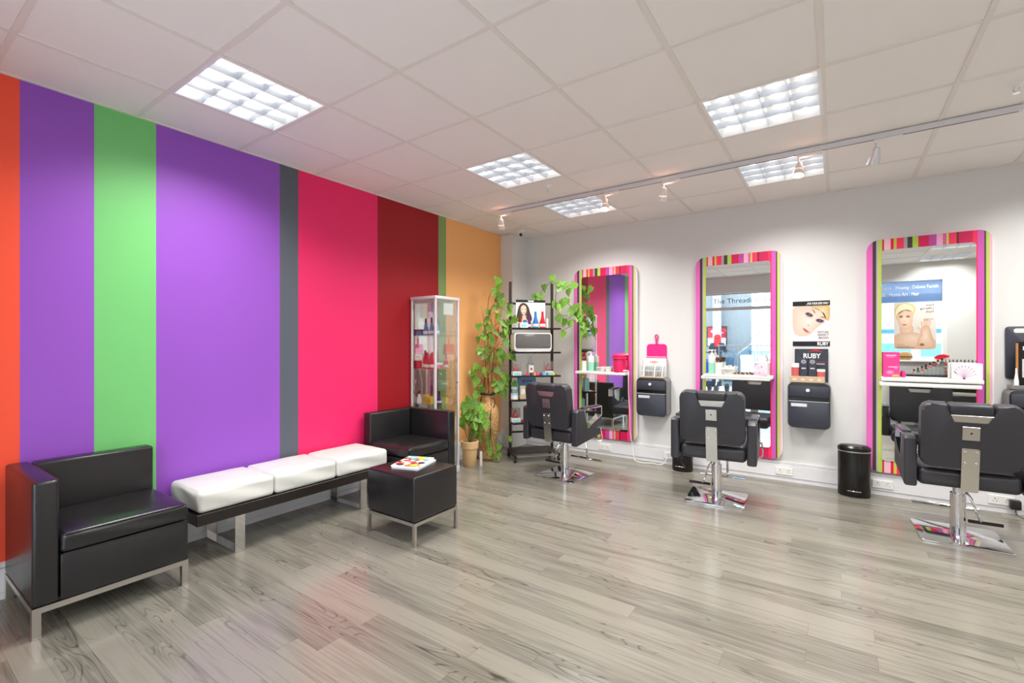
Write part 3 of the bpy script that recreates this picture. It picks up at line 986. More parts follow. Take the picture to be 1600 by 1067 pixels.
CL = []
rr = random.Random(3)
pal = [(236, 214, 70), (90, 170, 214), (40, 70, 150), (230, 150, 90), (226, 190, 170), (200, 40, 60), (120, 200, 214), (60, 50, 60), (245, 240, 230), (240, 120, 60)]
for _ in range(34):
    cx, cz = rr.random(), rr.random()
    c_ = rr.choice(pal)
    s_ = rr.uniform(0.07, 0.2)
    CL.append(('e', min(.93, max(.07, cx)), min(.94, max(.06, cz)), s_ * .7, s_ * .5, rr.uniform(0, 180), c_, c_))
def mag(label, loc, rz, w, h, th, layers, edge):
    t = thing('magazine', label, 'magazine', loc, rz, 'magazines on the black cube stool')
    bm = B(); box(bm, 0.001, w - 0.001, 0.002, h - 0.001, 0.0008, th - 0.0008); finish(bm, 'pages', M['card_white'], t, smooth=False)
    bm = B(); box(bm, 0, w, 0, h, 0, 0.0008); box(bm, 0, w, 0, h, th - 0.0008, th); box(bm, -0.001, 0.0, 0, h, 0, th)
    finish(bm, 'cover', edge, t, smooth=False)
    bm = B()
    lay = bm.loops.layers.float_color.new('ink')
    ink_layers(bm, lay, layers, w, h)
    for v in bm.verts: v.co = Vector((v.co.x, v.co.z, th + 0.0002 - v.co.y))
    me = bpy.data.meshes.new('print'); bm.to_mesh(me); bm.free(); me.materials.append(M['ink'])
    link('print', me, t)
    return t
mag('magazine with a pale blue spine lying under the other one on the cube stool', (0.845 + 0.165, 2.125 + 0.075, 0.4525), 0.30, 0.205, 0.28, 0.012, [('r', 0, 0, 1, 1, (236, 226, 200))] + CL[:8], M['card_blue'])
mag('bright picture covered magazine lying on top of the pile on the cube stool', (0.845 + 0.155, 2.125 + 0.08, 0.4647), 0.36, 0.205, 0.28, 0.008, [('r', 0, 0, 1, 1, (236, 232, 222))] + CL, M['card_white'])

# ---------------------------------------------------------------- display cabinet
cb = thing('display_cabinet', 'tall narrow glass display cabinet with silver frame, beside the far armchair', 'cabinet', (0.012, 3.31, 0))
CW, CD, CH = 0.345, 0.352, 1.80
for x, y, w in ((0, 0, .022), (CW - .022, 0, .022), (0, CD - .022, .022), (CW - .022, CD - .022, .022)):
    bx('post', M['alu'], x, x + w, y, y + w, 0.07, CH - .03, 0.003, cb, 1)
bx('top_cap', M['alu'], -0.004, CW + .004, -.004, CD + .004, CH - .03, CH, 0.005, cb)
bx('plinth', M['alu'], -0.002, CW + .004, -.004, CD + .004, 0.0, 0.07, 0.004, cb)
bx('mirror_back', M['mirror'], 0.003, 0.007, .023, CD - .023, 0.071, CH - .031, 0, cb)
bx('glass_front', M['glass'], .023, CW - .023, 0.004, 0.009, 0.071, CH - .031, 0, cb)
dr = bx('glass_door', M['glass'], CW - .009, CW - .004, .023, CD - .023, 0.071, CH - .031, 0, cb)
bx('glass_rear', M['glass'], .023, CW - .023, CD - .009, CD - .004, 0.071, CH - .031, 0, cb)
bm = B(); cyl(bm, (CW - .004, CD - .05, 0.93), (CW + .018, CD - .05, 0.93), 0.004, n=8); cyl(bm, (CW + .012, CD - .05, 0.93), (CW + .02, CD - .05, 0.93), 0.008, n=10); finish(bm, 'handle', M['chrome'], dr)
SH = (0.355, 0.72, 1.075, 1.412)
for z in SH:
    bx('glass_shelf', M['glass'], .012, CW - .012, .012, CD - .012, z - .006, z, 0, cb)
bm = B(); lathe(bm, [(0, 1.712), (.022, 1.712), (.03, 1.735), (.03, 1.75), (.012, 1.769), (0, 1.769)], 14, CW - .07, CD - .08); finish(bm, 'downlight', M['chrome'], cb)
bx('notice', M['card_white'], CW - .014, CW - .011, 0.13, 0.27, 1.62, 1.735, 0, cb)

def bottle_bm(prof, n=14, mis=None):
    bm = B(); lathe(bm, prof, n, mis=mis); return bm
def item(name, label, cat, loc, bm, mats, group=None, rz=0, angle=40):
    o = finish(bm, name, mats, None, angle=angle)
    o.location = loc
    o.rotation_euler = (0, 0, rz)
    return tag(o, label, cat, group)
def tall_bottle(name, label, loc, h, r, m, cap, group, neck=0.35, cat='bottle'):
    """body swelling at the foot, long neck, coloured cap"""
    t = thing(name, label, cat, loc, group=group)
    bm = B(); lathe(bm, [(0, 0), (r, 0), (r * 1.02, h * .06), (r * .95, h * .3), (r * .55, h * .58), (r * .45, h * .72), (0, h * .72)], 16); finish(bm, 'body', m, t)
    bm = B(); lathe(bm, [(0, h * .721), (r * .42, h * .721), (r * .36, h), (0, h)], 14); finish(bm, 'cap', cap, t)
    bm = B(); lathe(bm, [(r * 1.03, h * .08), (r * 1.0, h * .26)], 12); finish(bm, 'label_band', M['card_white'], t)
    return t
def tub(name, label, loc, h, r, m, lid, group, cat='jar'):
    t = thing(name, label, cat, loc, group=group)
    bm = B(); lathe(bm, [(0, 0), (r, 0), (r, h * .68), (0, h * .68)], 18); finish(bm, 'body', m, t)
    bm = B(); lathe(bm, [(0, h * .681), (r * 1.04, h * .681), (r * 1.04, h), (0, h)], 18); finish(bm, 'lid', lid, t)
    return t
def carton(name, label, loc, w, d, h, m, band, group=None, rz=0, cat='box'):
    t = thing(name, label, cat, loc, rz, group)
    bx('carton', m, -w / 2, w / 2, -d / 2, d / 2, 0, h, 0.001, t, 1)
    if band is not None:
        bx('printed_panel', band, -w * .38, w * .38, -d / 2 - .0008, -d / 2 - .0001, h * .2, h * .7, 0, t)
    return t
gb = 'bottles in the display cabinet'
ox, oy = 0.012, 3.31
z = SH[3]
tub('jar', 'squat dark blue jar on the top shelf of the display cabinet', (ox + .055, oy + .075, z), .062, .032, M['blue'], M['black'], gb)
tall_bottle('bottle', 'tall blue bottle with black cap on the top shelf of the display cabinet', (ox + .125, oy + .09, z), .172, .028, M['blue'], M['black'], gb)
tall_bottle('bottle', 'teal bottle with dark cap on the top shelf of the display cabinet', (ox + .195, oy + .10, z), .18, .026, M['teal'], M['black'], gb)
tall_bottle('bottle', 'pale blue tube bottle near the door on the top shelf of the cabinet', (ox + .262, oy + .10, z), .18, .032, M['ltblue'], M['blue'], gb)
z = SH[2]
tub('jar', 'squat cherry red jar on the second shelf of the display cabinet', (ox + .05, oy + .065, z), .08, .03, M['redpink'], M['red'], gb)
tall_bottle('bottle', 'slim cherry red bottle with black cap beside the red jar in the cabinet', (ox + .105, oy + .10, z), .185, .025, M['redpink'], M['black'], gb)
tall_bottle('bottle', 'red bottle in the middle of the row on the second cabinet shelf', (ox + .157, oy + .075, z), .165, .026, M['red'], M['redpink'], gb)
tall_bottle('bottle', 'red bottle at the corner post end of the second cabinet shelf', (ox + .212, oy + .09, z), .165, .027, M['redpink'], M['red'], gb)
tub('jar', 'low pink jar near the door on the second cabinet shelf', (ox + .245, oy + .16, z), .06, .03, M['hotpink'], M['card_white'], gb)
tall_bottle('bottle', 'red bottle with a dark cap by the cabinet door on the second shelf', (ox + .295, oy + .205, z), .15, .024, M['redpink'], M['black'], gb)
z = SH[1]
tall_bottle('bottle', 'small purple and white spray bottle at the wall end of the third cabinet shelf', (ox + .05, oy + .07, z), .13, .025, M['card_white'], M['black'], gb)
carton('carton', 'tall yellow green carton in the middle of the third cabinet shelf', (ox + .12, oy + .10, z), .05, .04, .088, M['yellow'], M['orange'], 'yellow cartons in the cabinet')
carton('carton', 'yellow carton with an orange spot on the third cabinet shelf, by the corner post', (ox + .195, oy + .08, z), .055, .04, .075, M['yellow'], M['orange'], 'yellow cartons in the cabinet')
tall_bottle('bottle', 'small purple bottle with a black spray cap by the cabinet door, third shelf', (ox + .262, oy + .14, z), .13, .025, M['purple'], M['black'], gb)
carton('carton', 'plain yellow box beside the purple bottle on the third cabinet shelf', (ox + .285, oy + .205, z), .045, .04, .066, M['yellow'], None, 'yellow cartons in the cabinet')

# ---------------------------------------------------------------- plants
def leaf_mesh(fold, droop):
    bm = B()
    L_, Wd = 1.0, 0.42
    prof = [(-.12, .20), (.0, .36), (.18, .43), (.42, .36), (.68, .20), (.88, .07), (1.0, .0)]
    mid = [bm.verts.new((0, -droop * max(0, t) ** 2 + 0.0, -t)) for t in (0.0, .0001, .18, .42, .68, .88, 1.0)]
    mid = [bm.verts.new((0, 0, 0))] + mid[2:]
    for s in (-1, 1):
        edge = [bm.verts.new((s * w, -droop * max(0, t) ** 2 - fold * w, -t)) for t, w in prof[:-1]]
        # lobe at the base
        try:
            bm.faces.new((mid[0], edge[0], edge[1]) if s > 0 else (mid[0], edge[1], edge[0]))
        except ValueError: pass
        for k in range(1, len(edge)):
            a, b = mid[k - 1], mid[k]
            if k == len(edge) - 1:
                f = (a, edge[k - 0 - 0] if False else edge[k], b)
            e0, e1 = edge[k], (edge[k + 1] if k + 1 < len(edge) else None)
            if e1 is None:
                bm.faces.new((a, e0, b) if s > 0 else (a, b, e0))
            else:
                bm.faces.new((a, e0, e1, b) if s > 0 else (a, b, e1, e0))
    for v in [v for v in bm.verts if not v.link_faces]: bm.verts.remove(v)
    bmesh.ops.recalc_face_normals(bm, faces=bm.faces)
    me = bpy.data.meshes.new('leaf')
    bm.to_mesh(me); bm.free()
    me.materials.append(M['leaf'])
    me.polygons.foreach_set('use_smooth', [True] * len(me.polygons))
    return me
LEAVES = [leaf_mesh(-.25, .12), leaf_mesh(-.1, .3), leaf_mesh(-.45, .05), leaf_mesh(.1, .2)]
rl = random.Random(11)
def put_leaf(parent, p, size, view=0.6, spread=0.9):
    """leaf hanging from p (given as its middle), showing its face roughly to the room"""
    o = link('leaf', rl.choice(LEAVES), parent)
    o.rotation_euler = Euler((rl.uniform(-.5, .35), rl.uniform(-.75, .75), view + rl.uniform(-spread, spread)), 'XYZ')
    o.scale = (size, size, size)
    off = o.rotation_euler.to_matrix() @ Vector((0, 0, -.42 * size))
    base = Vector(parent.location) if parent else Vector()
    o.location = Vector(p) - base - off
    return o
VASE = [[0.375,4.319,2.04],[0.382,4.324,1.982],[0.338,4.293,1.923],[0.386,4.327,1.865],[0.364,4.311,1.82],[0.408,4.342,1.784],[0.353,4.304,1.731],[0.286,4.258,1.677],[0.482,4.393,1.74],[0.471,4.386,1.668],[0.515,4.416,1.596],[0.375,4.319,1.627],[0.434,4.36,1.56],[0.253,4.235,1.592],[0.286,4.258,1.506],[0.191,4.191,1.515],[0.456,4.375,1.471],[0.364,4.311,1.453],[0.426,4.355,1.426],[0.176,4.181,1.367],[0.239,4.224,1.399],[0.323,4.283,1.336],[0.286,4.258,1.39],[0.449,4.37,1.336],[0.522,4.421,1.296],[0.198,4.196,1.242],[0.264,4.242,1.26],[0.379,4.322,1.228],[0.331,4.288,1.201],[0.507,4.411,1.179],[0.246,4.229,1.184],[0.207,4.202,1.226],[0.384,4.326,1.22],[0.325,4.285,1.141],[0.411,4.344,1.134],[0.508,4.412,1.18],[0.271,4.247,1.108],[0.158,4.169,1.056],[0.137,4.154,0.99],[0.202,4.199,1.003],[0.261,4.24,0.997],[0.368,4.314,1.016],[0.433,4.359,0.951],[0.557,4.445,1.01],[0.164,4.172,0.885],[0.336,4.292,0.872],[0.444,4.367,0.885],[0.401,4.337,0.853],[0.374,4.318,0.813],[0.433,4.359,0.748],[0.53,4.427,0.853],[0.18,4.184,0.78],[0.218,4.21,0.787],[0.164,4.172,0.735]]
POT = [[0.251,3.909,0.701],[0.317,3.955,0.658],[0.235,3.898,0.627],[0.327,3.962,0.602],[0.378,3.998,0.608],[0.23,3.895,0.527],[0.261,3.916,0.539],[0.312,3.951,0.533],[0.348,3.976,0.502],[0.394,4.008,0.539],[0.23,3.895,0.44],[0.292,3.937,0.452],[0.332,3.966,0.44],[0.358,3.983,0.39],[0.425,4.03,0.44],[0.302,3.944,0.34],[0.368,3.99,0.296],[0.271,3.923,0.49],[0.215,3.884,0.427],[0.384,4.001,0.514]]
LOW = [[0.367,4.135,0.279],[0.393,4.153,0.253],[0.403,4.16,0.151],[0.461,4.2,0.164],[0.382,4.146,0.113],[0.524,4.244,0.119],[0.466,4.204,0.068],[0.566,4.273,0.26],[0.419,4.171,0.03],[0.482,4.215,0.005],[0.372,4.138,0.202]]
VINE = [[0.804,4.818,2.092],[0.726,4.764,1.988],[0.624,4.693,1.873],[0.689,4.738,1.893],[0.685,4.736,1.853],[0.865,4.86,2.032],[0.873,4.866,1.983],[0.918,4.897,2.008],[1.008,4.96,2.012],[0.959,4.926,1.933],[0.926,4.903,1.818],[0.894,4.88,1.803],[0.865,4.86,1.749],[1.037,4.98,1.754],[0.979,4.94,1.709],[1.049,4.988,1.679],[0.873,4.866,1.619],[0.914,4.895,1.579],[0.975,4.937,1.569],[1.041,4.983,1.629],[1.098,5.022,1.544],[1.098,5.022,1.475],[0.91,4.892,1.44],[1.073,5.005,1.629],[0.82,4.829,1.793]]
S1 = [[0.681,4.733,1.888],[0.698,4.744,1.948],[0.73,4.767,1.993],[0.779,4.801,2.052],[0.804,4.818,2.067],[0.828,4.835,2.037],[0.845,4.846,1.958],[0.835,4.839,1.888],[0.835,4.839,1.798],[0.836,4.841,1.719],[0.853,4.852,1.659]]
S2 = [[0.835,4.839,1.798],[0.853,4.852,1.719],[0.894,4.88,1.669],[0.943,4.914,1.659]]
S3 = [[0.853,4.852,1.659],[0.918,4.897,1.609],[0.975,4.937,1.639],[1.0,4.954,1.699],[0.979,4.94,1.769],[0.959,4.926,1.798]]
S4 = [[0.959,4.926,1.798],[1.008,4.96,1.729],[1.057,4.994,1.619],[1.098,5.022,1.53],[1.114,5.034,1.46],[1.139,5.051,1.38]]
S5 = [[1.041,4.983,1.629],[0.975,4.937,1.539],[0.926,4.903,1.5],[0.894,4.88,1.485]]

def stem_to(bm, base, pts, rng, r=0.0022):
    """thin runners from the pot through the leaf points"""
    for q in pts:
        q = Vector(q)
        mid = base.lerp(q, 0.5) + Vector((rng.uniform(-.03, .03), rng.uniform(-.03, .03), rng.uniform(0, .06)))
        tube(bm, spline([base, mid, q + Vector((0, 0, .03))], 4), r, 5)
VX, VY = 0.25, 4.28
va = thing('wicker_vase', 'tall wicker vase with a climbing pothos and dry twigs, in the orange corner', 'plant', (VX, VY, 0))
prof = [(.085, 0), (.105, .012), (.100, .06), (.098, .14), (.112, .25), (.132, .38), (.140, .47), (.134, .54), (.110, .60), (.078, .64), (.068, .68), (.070, .72), (.085, .748)]
pts = spline([(r_, z_, 0) for r_, z_ in prof], 6)
bm = B()
wp = []
for k, p in enumerate(pts): wp.append((p.x, p.y))
# woven relief: staggered bulges around and up the body
nz, nr = 84, 64
rings = []
def rad(z_):
    for a, b in zip(wp[:-1], wp[1:]):
        if a[1] <= z_ <= b[1]: return a[0] + (b[0] - a[0]) * (z_ - a[1]) / max(1e-6, b[1] - a[1])
    return wp[-1][0]
for i in range(nz + 1):
    z_ = .748 * i / nz
    R_ = rad(z_)
    rings.append([bm.verts.new(((R_ + .004 * math.sin(k * PI / 2 + (i // 2 % 2) * PI) * (1 if i % 2 else .4)) * math.cos(2 * PI * k / nr), (R_ + .004 * math.sin(k * PI / 2 + (i // 2 % 2) * PI) * (1 if i % 2 else .4)) * math.sin(2 * PI * k / nr), z_)) for k in range(nr)])
for i in range(nz):
    for k in range(nr):
        bm.faces.new((rings[i][k], rings[i][(k + 1) % nr], rings[i + 1][(k + 1) % nr], rings[i + 1][k]))
bm.faces.new(rings[0][::-1])
finish(bm, 'vase', M['wicker'], va, angle=80)
bm = B(); lathe(bm, [(.062, .735), (.086, .740), (.094, .752), (.090, .764), (.072, .764), (.062, .735)], 28); finish(bm, 'rim', M['dark_wood'], va)
for s in (-1, 1):
    bm = B(); tube(bm, spline([(s * .075, -s * .02, .70), (s * .115, -s * .03, .70), (s * .125, -s * .03, .645), (s * .108, -s * .03, .60)], 5), .006, 7); finish(bm, 'handle', M['twig_dark'], va)
rt = random.Random(5)
for k in range(40):
    m_ = M['twig_red'] if k % 9 == 4 else (M['twig_dark'] if k % 3 == 0 else M['twig'])
    a = rt.uniform(0, 2 * PI)
    top = rt.uniform(1.1, 2.0)
    lean = rt.uniform(.02, .13)
    dx, dy = lean * math.cos(a) + .05, lean * math.sin(a) + .02
    dx = max(dx, -.12)
    q = [(.03 * math.cos(a), .03 * math.sin(a), .70)]
    for j in range(1, 6):
        f = j / 5
        q.append((dx * f + rt.uniform(-.014, .014) + .02 * math.cos(a), dy * f + rt.uniform(-.014, .014), .70 + (top - .70) * f))
    bm = B(); tube(bm, spline(q, 3), rt.uniform(.003, .0055), 5, taper=.0015); finish(bm, 'twig', m_, va)
base = Vector((0, 0, .74))
bm = B()
main = []
for k in range(7):
    a = rt.uniform(0, 6.28)
    q = [(.02 * math.cos(a), .02 * math.sin(a), .72)]
    for j in range(1, 9):
        f = j / 8
        q.append((.06 * f + .055 * math.cos(a + j * 1.1), .02 * f + .055 * math.sin(a + j * 1.1), .72 + 1.28 * f * (0.45 + 0.09 * k)))
    tube(bm, spline(q, 4), .0035, 5)
    main.append(q)
allp = [Vector(p) - Vector((VX, VY, 0)) for p in VASE]
for q in allp:      # leaf stalks back to the nearest runner
    best = min((Vector(w) for m_ in main for w in m_), key=lambda w: (w - q).length)
    tube(bm, spline([best, best.lerp(q, .5) + Vector((0, 0, .03)), q + Vector((0, 0, .03))], 3), .0018, 4)
for q in [Vector(p) - Vector((VX, VY, 0)) for p in LOW]:
    tube(bm, spline([Vector((.08, -.05, .75)), Vector((.15, -.13, .62)), Vector((.17, -.17, .40)), q + Vector((0, 0, .03))], 4), .0022, 4)
finish(bm, 'stems', M['stem'], va)
for p in VASE:
    put_leaf(va, p, rl.uniform(.095, .128))
for p in VASE[::2]:
    put_leaf(va, (p[0] + rl.uniform(-.05, .03), p[1] + rl.uniform(.0, .06), p[2] + rl.uniform(-.05, .05)), rl.uniform(.075, .105))
for k, p in enumerate(LOW):
    if k % 4 != 1: put_leaf(va, (p[0], p[1], max(p[2], .055)), rl.uniform(.07, .095))

PX, PY = 0.285, 3.915
po = thing('potted_pothos', 'leafy pothos in a pale terracotta pot, between the glass cabinet and the wicker vase', 'plant', (PX, PY, 0))
bm = B(); lathe(bm, [(0, 0), (.066, 0), (.069, .004), (.084, .195), (.094, .195), (.099, .268), (.094, .272), (.086, .268), (.082, .235), (0, .235)], 32); finish(bm, 'pot', M['terracotta'], po)
bm = B(); lathe(bm, [(.0815, .237), (.05, .246), (0, .25)], 20); finish(bm, 'soil', M['soil'], po)
bm = B(); stem_to(bm, Vector((0, 0, .246)), [Vector(p) - Vector((PX, PY, 0)) for p in POT], rt)
finish(bm, 'stems', M['stem'], po)
for p in POT: put_leaf(po, p, rl.uniform(.10, .135))
for p in POT[:14]: put_leaf(po, (p[0] + rl.uniform(-.06, .02), p[1] + rl.uniform(-.02, .06), p[2] + rl.uniform(-.04, .06)), rl.uniform(.075, .1))
bx('plant_label', M['card_white'], .10, .13, .05, .055, 0.0, .16, 0, po)

vi = thing('trailing_pothos', 'pothos vine draped over the top corner of the shelf rack beside the left mirror', 'plant', (0, 0, 0))
bm = B()
for s_ in (S1, S2, S3, S4, S5): tube(bm, spline(s_, 4), .0035, 6)
for p in VINE:
    q = Vector(p)
    best = min((Vector(w) for s_ in (S1, S2, S3, S4, S5) for w in s_), key=lambda w: (w - q).length)
    tube(bm, [best, q + Vector((0, 0, .02))], .0018, 4)
finish(bm, 'stems', M['stem'], vi)
for p in VINE: put_leaf(vi, p, rl.uniform(.09, .12))

# ---------------------------------------------------------------- shelf rack (stands across the corner)
RT0 = Vector((0.45, 4.45, 0)); RA = math.atan2(.55, .487)
rk = thing('shelf_rack', 'dark metal shelf rack on castors across the corner, holding products', 'shelf rack', RT0, RA)
RWD, RDP = .51, .30        # width along local x; depth along local +y (away from the room)
for x, y, h in ((0, 0, 2.05), (RWD, 0, 2.05)):
    bx('post', M['black_matt'], x - .014, x + .014, y - .014, y + .014, .07, h, .002, rk, 1)
for x in (0, RWD):
    bx('foot', M['black_matt'], x - .014, x + .014, -.26, .10, .055, .085, .002, rk, 1)
    for y in (-.24, .08):
        bm = B(); cyl(bm, (x - .012, y, .024), (x + .012, y, .024), .024, n=14); cyl(bm, (x, y, .03), (x, y, .06), .006, n=8); finish(bm, 'castor', M['black'], rk)
bx('rail', M['black_matt'], .014, RWD - .014, -.008, .008, 1.785, 1.81, 0, rk)
bx('rail', M['black_matt'], .014, RWD - .014, -.008, .008, .29, .31, 0, rk)
bx('rail', M['steel'], .014, RWD - .014, -.255, -.235, .06, .08, 0, rk)
bx('base_tray', M['black_matt'], .014, RWD - .014, -.22, .08, .088, .105, .002, rk)
SZ = (1.508, 1.236, .968, .700, .440)
for k, z in enumerate(SZ):
    bx('shelf', M['blackgloss'], -.025, RWD + .03, -.235, -.015, z - .018, z, .002, rk)
RM = Matrix.Translation(RT0) @ Matrix.Rotation(RA, 4, 'Z')
def rloc(t, d, z): return RM @ Vector((t, -d, z))
# top shelf
sc_ = thing('showcard', 'cardboard showcard with a long-haired woman, standing on the top shelf of the rack', 'showcard', rloc(.055, .05, SZ[0]), RA)
bx('card', M['card_white'], 0, .355, 0, .004, 0, .30, 0, sc_)
bx('header', M['black'], 0, .355, -.002, .0, .302, .33, 0, sc_)
HR, HR2 = (96, 78, 66), (58, 46, 40)
printed('print', .355, .30, [('r', 0, 0, 1, 1, (232, 230, 228)), ('r', .5, .0, 1, 1, (222, 220, 220)),
    ('p', [(.02, .35), (.05, .62), (.10, .84), (.20, .97), (.32, .96), (.42, .84), (.48, .62), (.54, .40), (.50, .28), (.30, .22), (.10, .24)], HR, HR2),
    ('p', [(.10, .18), (.20, .34), (.23, .50), (.33, .50), (.36, .36), (.48, .24), (.50, .14), (.2, .12)], (234, 206, 190), (220, 186, 166)),
    ('p', [(.16, .70), (.18, .84), (.26, .90), (.34, .84), (.36, .70), (.32, .56), (.27, .52), (.21, .56)], (240, 214, 198), (222, 184, 164)),
    ('e', .215, .735, .025, .014, 0, (70, 50, 44), (110, 80, 66)), ('e', .305, .735, .025, .014, 0, (70, 50, 44), (110, 80, 66)),
    ('e', .262, .60, .04, .014, 0, (190, 100, 96), (206, 130, 120)), ('r', .08, .0, .52, .2, (40, 40, 46))], M['ink'], sc_, (0, -.0003, 0))
bx('header_mark', M['card_white'], .145, .215, -.0028, -.0021, .309, .323, 0, sc_)
gr_ = 'bottles on the top shelf of the rack'
tall_bottle('bottle', 'plum coloured bottle on the top shelf of the rack, in front of the showcard', rloc(.19, .13, SZ[0]), .165, .024, M['purple'], M['purple'], gr_)
tall_bottle('bottle', 'bright blue cone shaped bottle on the top shelf of the rack', rloc(.268, .13, SZ[0]), .19, .034, M['blue'], M['blue'], gr_)
tall_bottle('bottle', 'red cone shaped bottle on the top shelf of the rack', rloc(.352, .13, SZ[0]), .192, .035, M['red'], M['red'], gr_)
bm = B(); lathe(bm, [(0, 0), (.012, 0), (.013, .08), (.010, .115), (0, .115)], 12); item('tube', 'slim white tube beside the red bottle on the rack', 'tube', rloc(.418, .10, SZ[0]), bm, M['white'])
carton('carton', 'long white carton on the top rack shelf under the two tiny pots', rloc(.122, .14, SZ[0]), .095, .05, .062, M['white'], M['aqua'], rz=RA)
bm = B(); lathe(bm, [(0, 0), (.010, 0), (.016, .045), (0, .045)], 12); item('pot', 'tiny red pot standing on the white carton on the rack', 'jar', rloc(.09, .14, SZ[0] + .0621), bm, M['red'])
bm = B(); lathe(bm, [(0, 0), (.022, 0), (.022, .03), (0, .03)], 14); item('pot', 'tiny blue pot standing on the white carton on the rack', 'jar', rloc(.14, .14, SZ[0] + .0621), bm, M['blue'])
# second shelf: white cabinet with a dark front
mw = thing('steriliser', 'white tool steriliser with dark grey tinted front, on the second shelf of the rack', 'appliance', rloc(-.005, .225, SZ[1]), RA)
bm = B(); prism(bm, rrect(0, .435, .004, .215, .03), 0.0, .20, .004); finish(bm, 'housing', M['white'], mw)
bm = B(); prism(bm, rrect(.012, .425, .042, .205, .022), -.004, .0005, .002); finish(bm, 'door', M['darkglass'], mw)
for x in (.05, .385):
    bm = B(); cyl(bm, (x, .05, 0), (x, .05, .006), .012, n=10); cyl(bm, (x, .16, 0), (x, .16, .006), .012, n=10); finish(bm, 'foot', M['rubber'], mw)
# third shelf
def acrylic(label, loc, rz, fill):
    t = thing('acrylic_box', label, 'display box', loc, rz, 'clear acrylic display boxes on the rack')
    bx('base', M['white'], -.05, .05, -.04, .04, 0, .045, .002, t, 1)
    bm = B()
    box(bm, -.048, .048, -.04, -.037, .0455, .155); box(bm, -.048, .048, .037, .04, .0455, .155); box(bm, -.048, -.045, -.037, .037, .0455, .155); box(bm, .045, .048, -.037, .037, .0455, .155); box(bm, -.048, .048, -.04, .04, .155, .158)
    finish(bm, 'cover', M['clear'], t, smooth=False)
    bm = B(); lathe(bm, [(0, .046), (.03, .046), (.036, .075), (.02, .10), (.012, .13), (0, .14)], 14); finish(bm, 'sample', fill, t)
    bx('printed_panel', M['aqua'], -.04, .04, -.0415, -.0402, .008, .036, 0, t)
    return t
ROSE = mat('rose_sample', (206, 96, 96), 0.4)
acrylic('clear acrylic box with a rose coloured sample, left end of the third rack shelf', rloc(.04, .13, SZ[2]), RA, ROSE)
acrylic('clear acrylic box with a rose coloured sample, right end of the third rack shelf', rloc(.42, .13, SZ[2]), RA, ROSE)
jr = thing('glass_dispenser', 'clear glass dispenser jar with a white label in the middle of the third rack shelf', 'jar', rloc(.21, .11, SZ[2]), RA)
bm = B(); lathe(bm, [(0, 0), (.042, 0), (.044, .01), (.044, .125), (.03, .145), (.024, .15), (.024, .165), (0, .165)], 20); finish(bm, 'body', M['clear'], jr)
bm = B(); lathe(bm, [(0, .1655), (.028, .1655), (.028, .185), (.006, .19), (.012, .205), (.006, .22), (0, .22)], 16); finish(bm, 'stopper', M['clear'], jr)
bm = B(); lathe(bm, [(0, .002), (.040, .004), (.040, .05), (0, .055)], 16); finish(bm, 'contents', M['card_cream'], jr)
bx('label_sheet', M['card_white'], -.028, .028, -.0475, -.0465, .03, .115, 0, jr)
bx('label_mark', M['text_red'], -.012, .012, -.0485, -.0477, .06, .085, 0, jr)
cols = [M['hotpink'], M['navy'], M['orange'], M['pink'], M['purple'], M['ltblue'], M['teal'], M['yellow']]
cname = ['pink', 'navy', 'orange', 'magenta', 'plum', 'pale blue', 'teal', 'yellow']
for k, t_ in enumerate((.15, .195, .237, .272, .308, .345, .385, .46)):
    o = B(); lathe(o, [(0, 0), (.013, 0), (.013, .022), (.010, .026), (.010, .034), (0, .034)], 12)
    item('nail_pot', 'tiny %s pot standing along the front of the third rack shelf' % cname[k], 'jar', rloc(t_, .205, SZ[2]), o, cols[k], 'tiny coloured pots on the third rack shelf')
# fourth shelf
db = thing('display_carton', 'blue headed counter display holding cream packets on the fourth rack shelf', 'display box', rloc(.075, .09, SZ[3]), RA)
bx('tray', M['kraft'], 0, .215, -.07, .02, 0, .04, .002, db, 1)
bx('header', M['card_blue'], .0, .215, .02, .024, .04, .235, 0, db)
printed('print', .215, .075, [('e', .32, .5, .085, .25, 0, (190, 40, 110), (170, 30, 100)), ('r', .45, .42, .8, .6, (60, 90, 120))], M['ink'], db, (0, .0195, .158))
for k in range(3):
    bx('packet', M['card_cream'] if k < 2 else M['card_white'], .008 + .069 * k, .070 + .069 * k, -.06, -.01, .041, .15, .003, db, 1)
    bx('packet_window', M['card_white'], .018 + .069 * k, .060 + .069 * k, -.0615, -.0605, .06, .11, 0, db)
for k, (z_, l_) in enumerate(((0.0, 'lower white tub, at the left end of the fourth rack shelf'), (.0685, 'upper tub with aqua lid, at the left end of the fourth rack shelf'))):
    tub('tub', l_, rloc(.015, .14, SZ[3] + z_), .068, .040 if k == 0 else .036, M['card_white'] if k == 0 else M['clear'], M['aqua'], 'stacked tubs on the fourth rack shelf')
carton('carton', 'pale aqua carton at the right end of the fourth rack shelf, behind the first chair', rloc(.42, .13, SZ[3]), .10, .06, .17, M['aqua'], M['card_white'], rz=RA)
# fifth shelf
acrylic('clear acrylic box with a rose coloured sample on the lowest shelf of the rack', rloc(.03, .13, SZ[4]), RA, ROSE)
bm = B(); lathe(bm, [(0, 0), (.016, 0), (.016, .03), (0, .032)], 12); item('nail_pot', 'small red pot beside the acrylic box on the lowest rack shelf', 'jar', rloc(.105, .19, SZ[4]), bm, M['red'])
carton('carton', 'grey green carton on the lowest rack shelf behind the first chair', rloc(.2, .12, SZ[4]), .11, .08, .13, M['aqua'], M['card_white'], rz=RA)

